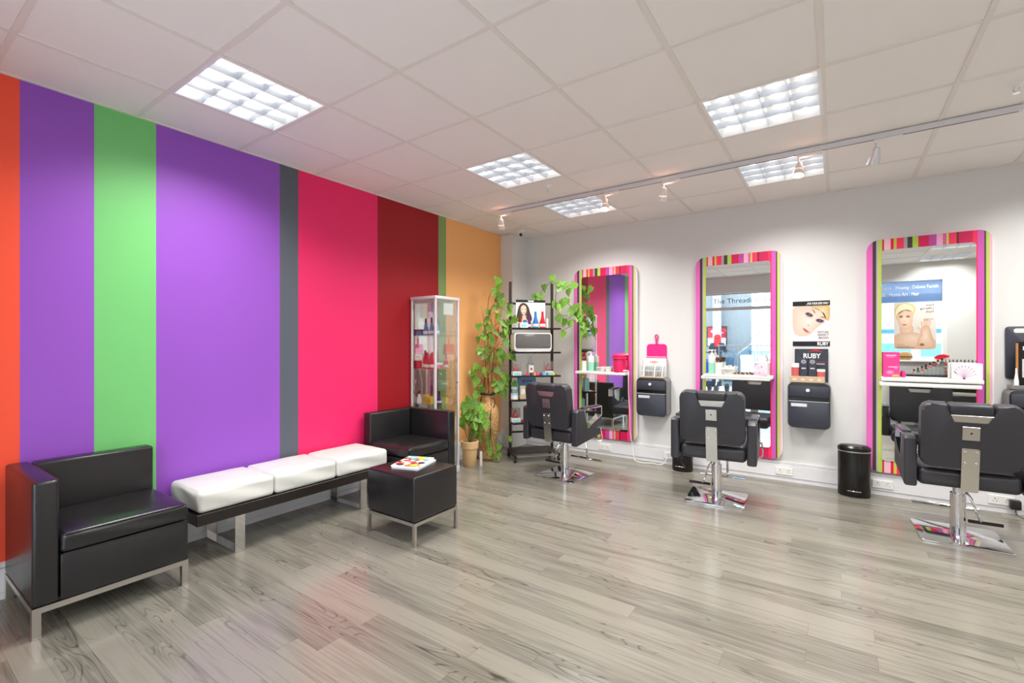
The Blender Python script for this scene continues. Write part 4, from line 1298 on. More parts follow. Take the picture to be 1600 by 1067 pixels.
# ---------------------------------------------------------------- mirrors
# stripes as printed on each surround: position across (0..1) and colour
ST = [(0.0, (232, 108, 190)), (.052, (72, 58, 62)), (.084, (186, 180, 178)), (.10, (190, 208, 96)), (.136, (196, 30, 50)), (.151, (246, 190, 206)), (.207, (226, 24, 66)),
      (.232, (206, 196, 84)), (.257, (246, 52, 92)), (.316, (172, 160, 164)), (.346, (70, 56, 62)), (.387, (176, 204, 74)), (.434, (212, 28, 88)), (.519, (190, 76, 156)),
      (.577, (236, 170, 200)), (.626, (214, 96, 152)), (.654, (204, 204, 86)), (.671, (240, 56, 92)), (.730, (104, 34, 46)), (.746, (206, 26, 84)), (.849, (246, 48, 92)),
      (.884, (206, 92, 180)), (.931, (80, 62, 68)), (.944, (190, 212, 96)), (.969, (240, 186, 204)), (.988, (240, 232, 232)), (1.0, (240, 236, 236))]
MW, MZ0, MZ1 = .80, .205, 2.235
def make_mirror():
    t = thing('mirror', '', 'mirror')
    bm = B()
    lay = bm.loops.layers.float_color.new('ink')
    R_ = .095
    def zt(x):
        d = min(x, MW - x)
        return MZ1 - (R_ - math.sqrt(max(0, R_ * R_ - (R_ - d) ** 2)) if d < R_ else 0)
    def face(vs_, c):
        f = bm.faces.new([bm.verts.new(v) for v in vs_])
        for lp in f.loops: lp[lay] = (*lin(c), 1)
    th = .045
    for (a, c), (b, _) in zip(ST[:-1], ST[1:]):
        x0, x1 = a * MW, b * MW
        n = max(1, int((x1 - x0) / .008)) if (x0 < R_ or x1 > MW - R_) else 1
        for k in range(n):
            p, q = x0 + (x1 - x0) * k / n, x0 + (x1 - x0) * (k + 1) / n
            zp, zq = zt(p), zt(q)
            lp_, lq = MZ0 + MZ1 - zp, MZ0 + MZ1 - zq
            face(((p, -th, lp_), (q, -th, lq), (q, -th, zq), (p, -th, zp)), c)
            face(((p, -th, zp), (q, -th, zq), (q, 0, zq), (p, 0, zp)), c)
            face(((p, -th, lp_), (p, 0, lp_), (q, 0, lq), (q, -th, lq)), c)
    h0, h1 = zt(0), zt(MW)
    face(((0, -th, MZ0 + MZ1 - h0), (0, -th, h0), (0, 0, h0), (0, 0, MZ0 + MZ1 - h0)), (236, 150, 206))
    face(((MW, -th, MZ0 + MZ1 - h1), (MW, 0, MZ0 + MZ1 - h1), (MW, 0, h1), (MW, -th, h1)), (240, 236, 236))
    bmesh.ops.remove_doubles(bm, verts=bm.verts, dist=1e-6)
    bmesh.ops.recalc_face_normals(bm, faces=bm.faces)
    me = bpy.data.meshes.new('striped_surround'); bm.to_mesh(me); bm.free(); me.materials.append(M['ink'])
    link('striped_surround', me, t)
    bm = B(); prism(bm, rrect(.104, .698, .312, 2.140, .022), -th - .006, -th - .0003, .0015, 1); finish(bm, 'glass', M['mirror'], t)
    return t
mlab = ['tall pink striped mirror beside the shelf rack, reflecting the coloured wall',
        'tall pink striped mirror behind the second styling chair, middle one of the three',
        'tall pink striped mirror at the right, reflecting the poster of a blonde woman']
mx = [(.903, .985), (2.342, 1.002), (3.788, 1.026)]
proto = None
for k, (x, zs) in enumerate(mx):
    t = make_mirror() if proto is None else copy_tree(proto)
    proto = proto or t
    t.location = (x, YW - .0005, 0)
    tag(t, mlab[k], 'mirror', 'striped mirrors along the white wall')
    x0 = (.084, .104, .095)[k]
    sh = bx('shelf', M['white'], x0, x0 + .625, -.185, -.0515, zs - .016, zs + .016, .006, t)
SH1, SH2, SH3 = [z + .0165 for _, z in mx]
def pump(label, loc, sz=1.0):
    t = thing('pump_bottle', label, 'bottle', loc, .25)
    bm = B(); prism(bm, rrect(-.033, .033, -.022, .022, .014), 0, .105 * sz, .002, axis='z'); finish(bm, 'liquid', M['green_liq'], t)
    bm = B(); prism(bm, rrect(-.034, .034, -.023, .023, .014), .1055 * sz, .18 * sz, .006, axis='z'); finish(bm, 'bottle', M['white'], t)
    bm = B(); lathe(bm, [(0, .181 * sz), (.016, .181 * sz), (.016, .20 * sz), (.006, .203 * sz), (.006, .222 * sz), (0, .222 * sz)], 12); box(bm, -.04, .012, -.008, .008, .2225 * sz, .234 * sz, .003, 1); finish(bm, 'pump', M['white'], t)
    return t
# shelf of the left mirror
bm = B(); lathe(bm, [(0, 0), (.031, 0), (.031, .12), (0, .12)], 18); item('canister', 'plain white canister at the left end of the first mirror shelf', 'canister', (1.075, 5.11, SH1), bm, M['white'])
pump('half-full pump bottle of mint green liquid, on the shelf of the left mirror', (1.165, 5.11, SH1))
def bowl(label, x, y, z, r, h):
    t = thing('bowl', label, 'bowl', (x, y, z), 0, 'white bowls on the mirror shelves')
    bm = B(); lathe(bm, [(0, 0), (r * .5, 0), (r * .8, h * .35), (r, h), (r * .95, h), (r * .74, h * .38), (r * .45, h * .12), (0, h * .12)], 20); finish(bm, 'bowl', M['white'], t)
    return t
bowl('white bowl on the left mirror shelf, in front of a second bowl', 1.295, 5.095, SH1, .058, .05)
bowl('white bowl on the left mirror shelf, next to the pink wax heater', 1.375, 5.135, SH1, .045, .055)
hp = thing('wax_heater', 'hot pink wax heater with a lid and side handle on the left mirror shelf', 'appliance', (1.52, 5.11, SH1))
bm = B(); lathe(bm, [(0, 0), (.070, 0), (.072, .01), (.072, .15), (0, .15)], 28); finish(bm, 'body', M['hotpink'], hp)
bm = B(); lathe(bm, [(.075, .151), (.082, .155), (.082, .172), (.075, .176), (.08, .182), (.08, .196), (.07, .202), (.03, .215), (0, .217)], 28); finish(bm, 'lid', M['hotpink'], hp)
bm = B(); tube(bm, spline([(.066, -.03, .135), (.098, -.045, .13), (.105, -.05, .08), (.09, -.04, .035), (.066, -.03, .035)], 5), .009, 8); finish(bm, 'handle', M['hotpink'], hp)
bm = B(); cyl(bm, (.06, -.03, .02), (.10, -.045, .022), .010, n=10); finish(bm, 'plug', M['white'], hp)
co = B()
tube(co, spline([(1.622, 5.064, SH1 + .024), (1.65, 5.045, SH1 + .015), (1.662, 5.02, .92), (1.652, 5.05, .75), (1.664, 5.06, .55), (1.655, 5.09, .35), (1.668, 5.12, .18), (1.69, 5.12, .03), (1.75, 5.10, .005),
                 (1.83, 5.10, .005), (1.90, 5.13, .005), (1.97, 5.11, .005), (2.02, 5.13, .02), (2.045, 5.165, .075)], 6), .0045, 8)
cd_ = finish(co, 'power_cord', M['white'], hp)
cd_['label'] = 'white power cord'
cd_.location = -hp.location
# shelf of the middle mirror
pump('pump bottle with mint green liquid on the shelf of the middle mirror', (2.52, 5.10, SH2), 1.06)
cu_ = thing('brush_cup', 'square white cup of make-up brushes on the middle mirror shelf', 'cup', (2.588, 5.085, SH2))
bm = B(); lathe(bm, [(0, 0), (.034, 0), (.036, .12), (.032, .12), (.03, .01), (0, .01)], 18); finish(bm, 'cup', M['white'], cu_)
for k in range(6):
    bm = B(); a = k * 1.05
    cyl(bm, (.008 * math.cos(a), .008 * math.sin(a), .012), (.02 * math.cos(a), .02 * math.sin(a), .14), .003, n=6); lathe(bm, [(0, .14), (.007, .14), (.009, .16), (0, .175)], 8, .02 * math.cos(a), .02 * math.sin(a)); finish(bm, 'brush', M['twig_dark'], cu_)
bo = bowl('white bowl heaped with cotton pads on the middle mirror shelf', 2.668, 5.10, SH2, .06, .055)
for k in range(5):
    bm = B(); a = k * 1.4; cx, cy = .02 * math.cos(a), .02 * math.sin(a)
    box(bm, cx - .02, cx + .02, cy - .003, cy + .003, .02 + .006 * k, .07 + .006 * k, .002, 1, M=Matrix.Rotation(.5 * math.sin(k * 2.1), 4, 'Y')); finish(bm, 'cotton_pad', M['white'], bo)
tr = thing('lash_tray', 'flat tray with rows of small dark and gold clips on the middle mirror shelf', 'tray', (2.83, 5.075, SH2))
bx('tray', M['white'], -.11, .11, -.03, .03, 0, .006, .002, tr, 1)
rz_ = random.Random(4)
for k in range(22):
    x_ = -.10 + .0095 * k
    bm = B(); box(bm, x_ - .0028, x_ + .0028, -.02 + rz_.uniform(-.006, .006), .018 + rz_.uniform(-.006, .006), .0062, .013 + rz_.uniform(0, .012), .001, 1); finish(bm, 'clip', rz_.choice([M['black'], M['twig'], M['twig_dark'], M['card_white']]), tr)
tb = thing('tissue_box', 'cube tissue box with pale mauve print and a tissue pulled out, middle mirror shelf', 'tissue box', (2.975, 5.10, SH2), -.1)
bx('carton', M['card_white'], -.057, .057, -.055, .055, 0, .128, .003, tb)
rr = random.Random(8)
def blossoms(n, seed, w, h):
    r_ = random.Random(seed)
    L_ = []
    for k in range(n):
        x_, z_ = r_.uniform(.08, .92), r_.uniform(.08, .9)
        c_ = r_.choice([(206, 150, 206), (170, 110, 180), (150, 60, 140), (226, 190, 222), (120, 90, 120)])
        s_ = r_.uniform(.015, .05)
        L_.append(('e', x_, z_, s_, s_ * .6, r_.uniform(0, 90), c_, c_))
    return L_
printed('print', .114, .128, [('r', 0, 0, 1, 1, (238, 222, 230)), ('r', 0, 0, 1, .25, (232, 206, 222))] + blossoms(26, 5, 1, 1), M['ink'], tb, (-.057, -.0553, 0))
bm = B(); prism(bm, [(-.03, .1285), (.03, .1285), (.042, .16), (.02, .20), (.005, .185), (-.012, .205), (-.034, .165)], -.006, .006, .004); finish(bm, 'tissue', M['white'], tb)
# shelf of the right mirror
lf = thing('leaflet_box', 'pink leaflet holder standing at the left end of the right-hand mirror shelf', 'leaflet box', (3.898, 5.09, SH3))
bx('carton', M['pink'], 0, .108, 0, .03, 0, .212, .002, lf, 1)
printed('print', .108, .212, [('r', 0, 0, 1, 1, (226, 66, 142)), ('e', .42, .2, .26, .09, 0, (240, 170, 200), (226, 90, 155)), ('e', .78, .4, .16, .07, 0, (240, 170, 200), (226, 90, 155)), ('r', .52, .02, 1, .13, (240, 130, 60)), ('r', .16, .86, .80, .89, (248, 226, 236)), ('r', .22, .80, .70, .815, (244, 200, 220)), ('r', .30, .40, .70, .425, (248, 226, 236)), ('r', .60, .06, .92, .08, (252, 220, 200))], M['ink'], lf, (0, -.0003, 0))
tb2 = thing('tissue_box', 'flat white tissue box with purple flower print on the right-hand mirror shelf', 'tissue box', (4.335, 5.05, SH3))
bx('carton', M['card_white'], 0, .165, 0, .10, 0, .128, .003, tb2)
fl_ = [('r', 0, 0, 1, 1, (240, 234, 238))]
for k in range(9):
    a = .35 + .28 * k
    ex_, ez_ = .36 + .42 * math.cos(a), .08 + .75 * math.sin(a)
    d_ = Vector((ex_ - .36, ez_ - .08)); nn = Vector((-d_.y, d_.x)).normalized() * .006
    fl_.append(('p', [(.36 - nn.x, .08 - nn.y), (ex_ - nn.x * .5, ez_), (ex_ + nn.x * .5, ez_ + .01), (.36 + nn.x, .08 + nn.y)], (196, 150, 200), (190, 140, 196)))
    fl_.append(('e', min(.95, max(.05, ex_)), min(.93, ez_), .03, .022, 20 * k, (150, 80, 150), (196, 150, 200)))
fl_.append(('e', .36, .08, .05, .04, 0, (130, 30, 120), (150, 60, 140)))
printed('print', .165, .128, fl_, M['ink'], tb2, (0, -.0003, 0))
bm = B(); lathe(bm, [(0, 0), (.014, 0), (.018, .03), (.010, .05), (0, .055)], 12); item('pot', 'small pink pot behind the leaflet holder on the right-hand mirror shelf', 'jar', (4.035, 5.14, SH3), bm, M['pink'])
bx('price_ticket', M['card_white'], .455, .487, -.1866, -.1855, 1.012, 1.036, 0, sh)

# ---------------------------------------------------------------- wall caddies
def make_caddy():
    t = thing('wall_caddy', '', 'wall caddy')
    bm = B()
    prism(bm, rrect(0, .335, 0, .420, .045), -.165, 0, .006)
    finish(bm, 'housing', M['caddy_side'], t)
    bm = B(); prism(bm, rrect(.006, .329, .006, .414, .04), -.172, -.1655, .003); finish(bm, 'face_frame', M['black'], t)
    dw = bx('drawer', M['caddy'], .012, .323, -.186, -.1725, .288, .385, .005, t)
    bm = B(); cyl(bm, (.162, -.186, .352), (.162, -.198, .352), .008, n=12); cyl(bm, (.162, -.196, .352), (.162, -.204, .352), .015, n=16); finish(bm, 'knob', M['white'], dw)
    bx('slot', M['blackgloss'], .014, .321, -.1745, -.1722, .250, .285, 0, t)
    bm = B(); prism(bm, rrect(.010, .325, .012, .246, .03), -.186, -.1725, .004); d_ = finish(bm, 'door', M['caddy'], t)
    bx('badge', M['alu'], .03, .155, -.1885, -.1865, .198, .226, .001, d_, 1)
    bx('trim_strip', M['alu'], .010, .325, -.1865, -.1725, .2465, .2495, 0, t)
    return t
clab = ['charcoal wall caddy with drawer and door under the pink dustpan', 'charcoal wall caddy with drawer and door under the eye make-up poster', 'charcoal wall caddy at the right edge of the picture, under the black board']
proto = None
CZ = (.535, .550, .560)
for k, x in enumerate((1.738, 3.192, 4.640)):
    t = make_caddy() if proto is None else copy_tree(proto)
    proto = proto or t
    t.location = (x, YW - .0005, CZ[k])
    tag(t, clab[k], 'wall caddy', 'charcoal caddies between the mirrors')
CT = [z + .4205 for z in CZ]
# dustpan and comb rack over the first caddy
dp = thing('dustpan', 'hot pink dustpan hanging on the wall above the first caddy', 'dustpan', (1.914, YW - .004, 1.12))
bm = B(); prism(bm, rrect(-.112, .112, -.02, .205, .035), -.004, 0.0, .001, 1); prism(bm, [(-.112, -.02), (.112, -.02), (.112, .06), (-.112, .06)], -.03, -.0045, .003, 1); finish(bm, 'pan', M['pink'], dp)
bm = B()
pg = [(-.010, .206), (.010, .206), (.014, .26), (.018, .305), (.012, .325), (-.012, .325), (-.018, .305), (-.014, .26)]
prism(bm, [(-.010, .206), (.010, .206), (.013, .27), (-.013, .27)], -.014, 0, .003)
tube(bm, [(.0175 * math.sin(a * PI / 6), -.007, .288 + .022 * math.cos(a * PI / 6)) for a in range(-5, 6)] , .006, 8)
cyl(bm, (-.011, -.007, .266), (-.010, -.007, .274), .006, n=8); cyl(bm, (.011, -.007, .266), (.010, -.007, .274), .006, n=8)
finish(bm, 'handle', M['pink'], dp)
bx('lip', M['card_white'], -.111, .111, -.0325, -.0305, .098 - .04, .104 - .04, 0, dp)
cr = thing('brush_rack', 'clear acrylic rack of white handled brushes on the first wall caddy, with a leaflet behind', 'rack', (1.775, 5.14, CT[0]))
bx('base', M['kraft'], 0, .262, -.08, .06, 0, .010, .002, cr, 1)
bm = B()
box(bm, .0, .262, .052, .056, .0105, .20); box(bm, 0, .262, -.01, -.006, .0105, .13)
finish(bm, 'stand', M['clear'], cr, smooth=False)
bx('leaflet', M['card_white'], .004, .258, .046, .050, .011, .212, 0, cr)
printed('print', .254, .20, [('r', .05, .05, .95, .62, (206, 212, 218)), ('e', .45, .78, .2, .07, 0, (206, 140, 120), (232, 200, 186))], M['ink'], cr, (.004, .0457, .011))
for k in range(11):
    bm = B(); x_ = .02 + .022 * k
    box(bm, x_ - .005, x_ + .005, .02, .028, .0105, .135 + .01 * (k % 3), .002, 1); finish(bm, 'comb', M['alu'] if k % 2 else M['card_white'], cr)
for z_ in (.07, .125):
    bx('bar', M['white'], 0, .262, -.012, -.0102, z_, z_ + .006, 0, cr)
for k in range(3):
    x_ = (.03, .15, .235)[k]
    bm = B(); box(bm, x_ - .007, x_ + .007, -.045, -.037, .0, .125, .003, 1, M=None)
    for v in bm.verts: v.co = Vector((v.co.x + .10 * (v.co.z) * .25, v.co.y + .12 * v.co.z, v.co.z + .0105))
    finish(bm, 'brush_handle', M['white'], cr)
# posters and products over the second caddy
ps = thing('wall_poster', 'poster with a close-up of blue eyes, on the wall above the second caddy', 'poster', (3.224, YW - .003, 1.305))
bx('sheet', M['card_white'], 0, .295, 0, .002, 0, .425, 0, ps)
S_, S2_ = (246, 222, 208), (232, 192, 172)
printed('print', .295, .425, [
    ('r', 0, 0, 1, 1, (240, 236, 232)),
    ('p', [(.02, .34), (.0, .60), (.03, .86), (.5, .89), (.94, .86), (.97, .66), (.80, .50), (.62, .38), (.48, .26), (.30, .22), (.12, .24)], S_, S2_),
    ('p', [(.45, .89), (.70, .885), (.98, .885), (.99, .60), (.92, .56), (.86, .70), (.72, .80), (.56, .85)], (236, 216, 168), (206, 172, 112)),
    ('e', .45, .69, .13, .055, -28, (150, 120, 140), (222, 180, 166)), ('e', .74, .55, .13, .05, -20, (150, 120, 140), (222, 180, 166)),
    ('p', [(.35, .73), (.44, .745), (.55, .68), (.50, .655), (.42, .675)], (60, 56, 80), (70, 50, 56)), ('p', [(.63, .575), (.72, .60), (.84, .555), (.79, .525), (.70, .53)], (60, 56, 80), (70, 50, 56)),
    ('e', .455, .70, .038, .024, 0, (90, 120, 170), (60, 70, 110)), ('e', .735, .56, .038, .024, 0, (90, 120, 170), (60, 70, 110)),
    ('p', [(.52, .82), (.58, .79), (.62, .73), (.60, .725), (.55, .78)], (140, 96, 70), (160, 116, 86)), ('p', [(.72, .64), (.82, .645), (.88, .62), (.86, .612), (.78, .63)], (140, 96, 70), (160, 116, 86)),
    ('e', .43, .46, .05, .02, -28, (206, 150, 130), (238, 204, 188)),
    ('p', [(.27, .40), (.35, .385), (.42, .335), (.47, .31), (.40, .30), (.33, .33)], (190, 76, 84), (206, 110, 110)),
    ('r', 0, .895, 1, 1.0, (26, 22, 26)), ('r', 0, .0, 1, .105, (26, 24, 34)),
    ('p', [(.62, .085), (.75, .10), (.96, .085), (.76, .092)], (200, 30, 45), (200, 30, 45))], M['ink'], ps, (0, -.0003, 0))
text('lettering', '...FOR YOUR EYES ONLY', .028, M['text_white'], ps, (.285, -.0032, .391), align='RIGHT', sx=.58, bold=.0008)
text('lettering', 'PICTURE\nPERFECT\nBROWS', .027, M['text_grey'], ps, (.285, -.0032, .122), align='RIGHT', sx=.82)
text('lettering', 'RUBY', .042, M['text_white'], ps, (.285, -.0032, .008), align='RIGHT', sx=.85, bold=.0012)
rc = thing('showcard', 'dark grey showcard lettered in white, leaning on the wall below the poster', 'showcard', (3.241, YW - .02, CT[1]))
bx('card', M['caddy'], 0, .265, 0, .004, 0, .308, 0, rc)
printed('print', .265, .308, [('p', [(.42, .90), (.62, .975), (.86, .90), (.62, .93)], (206, 40, 54), (206, 40, 54)), ('r', .25, .60, .98, .61, (206, 60, 70)), ('r', .60, .53, .90, .56, (190, 190, 196)), ('p', [(.02, .5), (.02, .98), (.30, .7), (.2, .52)], (66, 68, 78), (48, 50, 60))], M['ink'], rc, (0, -.0003, 0))
text('lettering', 'RUBY', .062, M['text_white'], rc, (.068, -.0016, .222), sx=.9, bold=.0016)
rt_ = thing('product_tray', 'low beige card tray with round printed spots on the second caddy, holding boxes and jars', 'tray', (3.208, 5.075, CT[1]))
bx('tray', M['kraft'], 0, .275, -.02, .07, 0, .055, .002, rt_, 1)
printed('print', .275, .055, [('e', .15 + .235 * k, .5, .07, .2, 0, (240, 226, 200), (214, 190, 160)) for k in range(4)], M['ink'], rt_, (0, -.0203, 0))
gj = 'products on the second caddy'
for x_, l_ in ((.112, 'dark grey carton on the product tray of the second caddy, beside the tall jar'), (.180, 'dark grey carton on the product tray of the second caddy, beside the low jar')):
    t = thing('carton', l_, 'box', (3.208 + x_, 5.105, CT[1] + .0555), group=gj)
    bx('carton', M['caddy'], -.029, .029, -.025, .025, 0, .165, .001, t, 1)
    printed('print', .058, .165, [('e', .5, .82, .36, .12, 0, (120, 122, 130), (160, 160, 166)), ('r', .2, .42, .8, .48, (214, 214, 218))], M['ink'], t, (-.029, -.0254, 0))
tub('jar', 'tall red and white jar on the product tray of the second caddy', (3.208 + .045, 5.095, CT[1] + .0555), .12, .032, ROSE, M['card_white'], gj)
tub('jar', 'low red and white jar on the product tray of the second caddy', (3.208 + .245, 5.095, CT[1] + .0555), .068, .032, ROSE, M['card_white'], gj)
# over the third caddy
bd = thing('hanging_board', 'black board with a slot handle on the wall above the third caddy', 'board', (4.657, YW - .002, 1.05))
bm = B(); prism(bm, rrect(0, .30, 0, .41, .02), -.012, 0, .002); finish(bm, 'board', M['caddy'], bd)
bm = B(); prism(bm, rrect(.045, .255, .36, .395, .015), -.0135, -.0123); finish(bm, 'slot', M['white_wall'], bd)
bt = thing('product_tray', 'grey stepped tray on the third caddy at the right edge of the picture', 'tray', (4.655, 5.08, CT[2]))
bx('tray', M['caddy_side'], 0, .28, -.02, .09, 0, .03, .003, bt, 1)
rb = thing('carton', 'tall black and gold carton lettered in white on the third caddy', 'box', (4.70, 5.11, CT[2] + .0305))
bx('carton', M['blackgloss'], 0, .13, -.02, .04, 0, .33, .002, rb, 1)
bx('gold_edge', M['twig'], -.0015, -.0003, -.018, .038, .01, .32, 0, rb)
text('lettering', 'RO', .044, M['text_white'], rb, (.02, -.0212, .265))
bx('panel', M['alu'], .02, .11, -.0215, -.0203, .06, .20, 0, rb)
tall_bottle('bottle', 'small pale pink bottle in front of the black carton on the third caddy', (4.685, 5.072, CT[2] + .0305), .13, .014, M['card_white'], M['card_white'], None)

# ---------------------------------------------------------------- sockets, bins, wall odds and ends
def socket(label, x, z=.098, w=.146):
    t = thing('wall_socket', label, 'socket', (x, YW - .0285, z), group='white sockets in the dado trunking')
    bx('plate', M['white'], -w / 2, w / 2, -.009, 0, -.036, .036, .003, t, 1)
    n = 2 if w > .1 else 1
    for k in range(n):
        cx = (-.036, .036)[k] if n == 2 else 0
        bx('rocker', M['white_gloss'], cx + (.008 if k == 0 else -.018), cx + (.018 if k == 0 else -.008), -.012, -.0092, .008, .026, .001, t, 1)
        bm = B()
        box(bm, cx - .003, cx + .003, -.0096, -.0092, .006, .014); box(bm, cx - .013, cx - .007, -.0096, -.0092, -.012, -.008); box(bm, cx + .007, cx + .013, -.0096, -.0092, -.012, -.008)
        finish(bm, 'pin_holes', M['black'], t, smooth=False)
    return t
socket('double wall socket in the trunking under the left mirror', 1.305)
socket('single wall socket with the white cord plugged in, under the first caddy', 2.045, w=.088)
socket('double wall socket in the trunking beside the middle mirror, under the second caddy', 3.155)
socket('double wall socket in the trunking between the tall pedal bin and the third chair', 3.90)
s4 = socket('double wall socket in the trunking behind the third chair, with a black plug', 4.63)
pl = thing('power_adapter', 'black power adapter plugged in the trunking behind the third chair, with a cable', 'plug', (4.70, YW - .039, .09))
bx('plug', M['black'], -.03, .03, -.05, 0, -.04, .03, .006, pl)
bm = B(); tube(bm, spline([(0, -.04, -.035), (0.0, -.05, -.065), (.03, -.08, -.0855), (.12, -.12, -.0855), (.3, -.10, -.0855)], 5), .0035, 6); finish(bm, 'cable', M['black'], pl)
lb = thing('wall_socket', 'double wall socket in the left trunking under the white cushioned bench', 'socket', (.0285, 1.62, .098))
lb.rotation_euler = (0, 0, PI / 2)
bx('plate', M['white'], -.073, .073, -.009, 0, -.036, .036, .003, lb, 1)
for cx in (-.036, .036): bx('rocker', M['white_gloss'], cx - .005, cx + .005, -.012, -.0092, .008, .026, .001, lb, 1)

def pedal_bin(label, loc, rz, h, rx, ry):
    t = thing('pedal_bin', label, 'bin', loc, rz, 'black pedal bins along the white wall')
    bm = B(); lathe(bm, [(0, 0), (.97, 0), (1.0, .012), (1.0, h * .865), (0, h * .865)], 36, sx=rx, sy=ry); finish(bm, 'body', M['blackgloss'], t)
    bm = B(); lathe(bm, [(1.01, h * .866), (1.02, h * .872), (1.01, h * .886)], 36, sx=rx, sy=ry); finish(bm, 'rim_band', M['steel'], t)
    bm = B(); lathe(bm, [(0, h * .887), (1.01, h * .887), (1.03, h * .90), (1.02, h * .95), (.85, h * .985), (.4, h), (0, h)], 36, sx=rx, sy=ry); finish(bm, 'lid', M['blackgloss'], t)
    bm = B(); tube(bm, spline([(-.045, -ry - .004, .055), (-.02, -ry - .035, .062), (.02, -ry - .035, .062), (.045, -ry - .004, .055)], 5), .005, 8); finish(bm, 'pedal', M['chrome'], t)
    return t
pedal_bin('tall black oval pedal bin on the floor left of the third chair and mirror', (3.695, 5.068, 0), 0, .445, .118, .088)
pedal_bin('low black pedal bin behind the second styling chair', (2.24, 5.05, 0), 0, .32, .105, .085)

# ---------------------------------------------------------------- spotlight track, sprinklers, camera
tk = thing('lighting_track', 'long silver lighting track running across the ceiling in front of the mirrors', 'track', (0, 0, ZC))
bx('rail', M['alu'], .66, 4.47, 3.945, 3.975, -.036, -.0015, .002, tk, 1)
bx('groove', M['black'], .68, 4.45, 3.955, 3.965, -.0368, -.0361, 0, tk)
def make_spot():
    t = thing('spotlight', '', 'spotlight')
    bx('adapter', M['white'], -.01, .14, -.014, .014, -.060, -.0375, .003, t)
    bm = B(); cyl(bm, (0, 0, -.06), (0, 0, -.105), .006, n=8); cyl(bm, (-.012, 0, -.105), (.012, 0, -.105), .010, n=10); finish(bm, 'arm', M['alu'], t)
    return t
def spot_head(t, yaw, tilt, lit):
    hm = Matrix.Translation((0, 0, -.12)) @ Matrix.Rotation(yaw, 4, 'Z') @ Matrix.Rotation(tilt, 4, 'X')
    bm = B(); lathe(bm, [(0, .03), (.016, .03), (.021, .015), (.034, -.045), (.039, -.076), (.036, -.076), (.031, -.045), (.016, .01), (0, .012)], 20)
    h = finish(bm, 'shade', M['white'] if lit else M['alu'], t); h.matrix_local = hm
    bm = B(); lathe(bm, [(0, -.058), (.0325, -.061), (.0325, -.068), (0, -.066)], 18)
    b = finish(bm, 'bulb', M['halogen'] if lit else M['chrome'], h)
    if lit:
        bm = B(); lathe(bm, [(.0262, -.016), (.0325, -.036)], 20)
        finish(bm, 'vent_ring', M['vent_glow'], h)
    return hm
sx_ = (.675, 1.845, 2.372, 3.345, 3.785)
sl = ['first spotlight on the ceiling track, at the end nearest the corner pillar', 'second spotlight on the track, in front of the far louvred light', 'third spotlight on the track, over the middle of the room',
      'fourth spotlight on the track, in front of the louvred light near the white wall', 'unlit looking silver spotlight on the track, last before the right edge of the picture']
dirs = [(.5, .5), (.2, -.35), (.6, .5), (-.15, -.3), (.35, .55)]
for k in range(5):
    t = make_spot()
    t.location = (sx_[k], 3.96, ZC)
    tag(t, sl[k], 'spotlight', 'spotlights on the ceiling track')
    yaw, tilt = dirs[k]
    hm = spot_head(t, yaw, tilt, k < 4)
    if k == 4: continue
    wm = Matrix.Translation(t.location) @ hm
    ld = bpy.data.lights.new('halogen_beam', 'SPOT'); ld.energy = SPOT_W; ld.spot_size = 1.1; ld.spot_blend = .7; ld.shadow_soft_size = .025; ld.color = (1, .88, .76)
    lo = bpy.data.objects.new('halogen_beam', ld); COL.objects.link(lo)
    lo.matrix_world = wm @ Matrix.Translation((0, 0, -.075))
    ld = bpy.data.lights.new('reflector_leak', 'POINT'); ld.energy = .25; ld.shadow_soft_size = .008; ld.color = (1, .42, .30)
    lo = bpy.data.objects.new('reflector_leak', ld); COL.objects.link(lo)
    lo.location = wm @ Vector((.026, .0, .04))
def sprinkler(label, x, y):
    t = thing('sprinkler', label, 'sprinkler', (x, y, ZC + .0055), group='ceiling sprinkler heads')
    bm = B(); lathe(bm, [(0, 0), (.034, 0), (.030, -.006), (.012, -.010), (.010, -.022), (0, -.022)], 18); finish(bm, 'rose', M['white_gloss'], t)
    bm = B(); tube(bm, [(-.010, 0, -.02), (-.014, 0, -.032), (0, 0, -.048), (.014, 0, -.032), (.010, 0, -.02)], .0025, 6); lathe(bm, [(0, -.048), (.016, -.049), (.016, -.052), (0, -.053)], 14); finish(bm, 'head', M['chrome'], t)
sprinkler('small sprinkler head in the ceiling between the two far louvred lights', 1.46, 3.60)
sprinkler('small sprinkler head in the ceiling by the right end of the spotlight track', 4.37, 3.64)
cc = thing('dome_camera', 'small white dome security camera on the ceiling in front of the corner pillar', 'camera', (.36, 4.80, ZC - .0005))
bm = B(); lathe(bm, [(0, 0), (.048, 0), (.05, -.01), (.046, -.022), (0, -.024)], 20); finish(bm, 'mount', M['white'], cc)
bm = B(); lathe(bm, [(0, .036), (.02, .03), (.034, .014), (.037, 0), (.034, -.014), (.02, -.03), (0, -.036)], 18); o = finish(bm, 'ball', M['white'], cc); o.location = (0, 0, -.045)
bm = B(); cyl(bm, (.012, -.018, -.052), (.03, -.036, -.064), .019, n=14); finish(bm, 'lens', M['black'], cc)

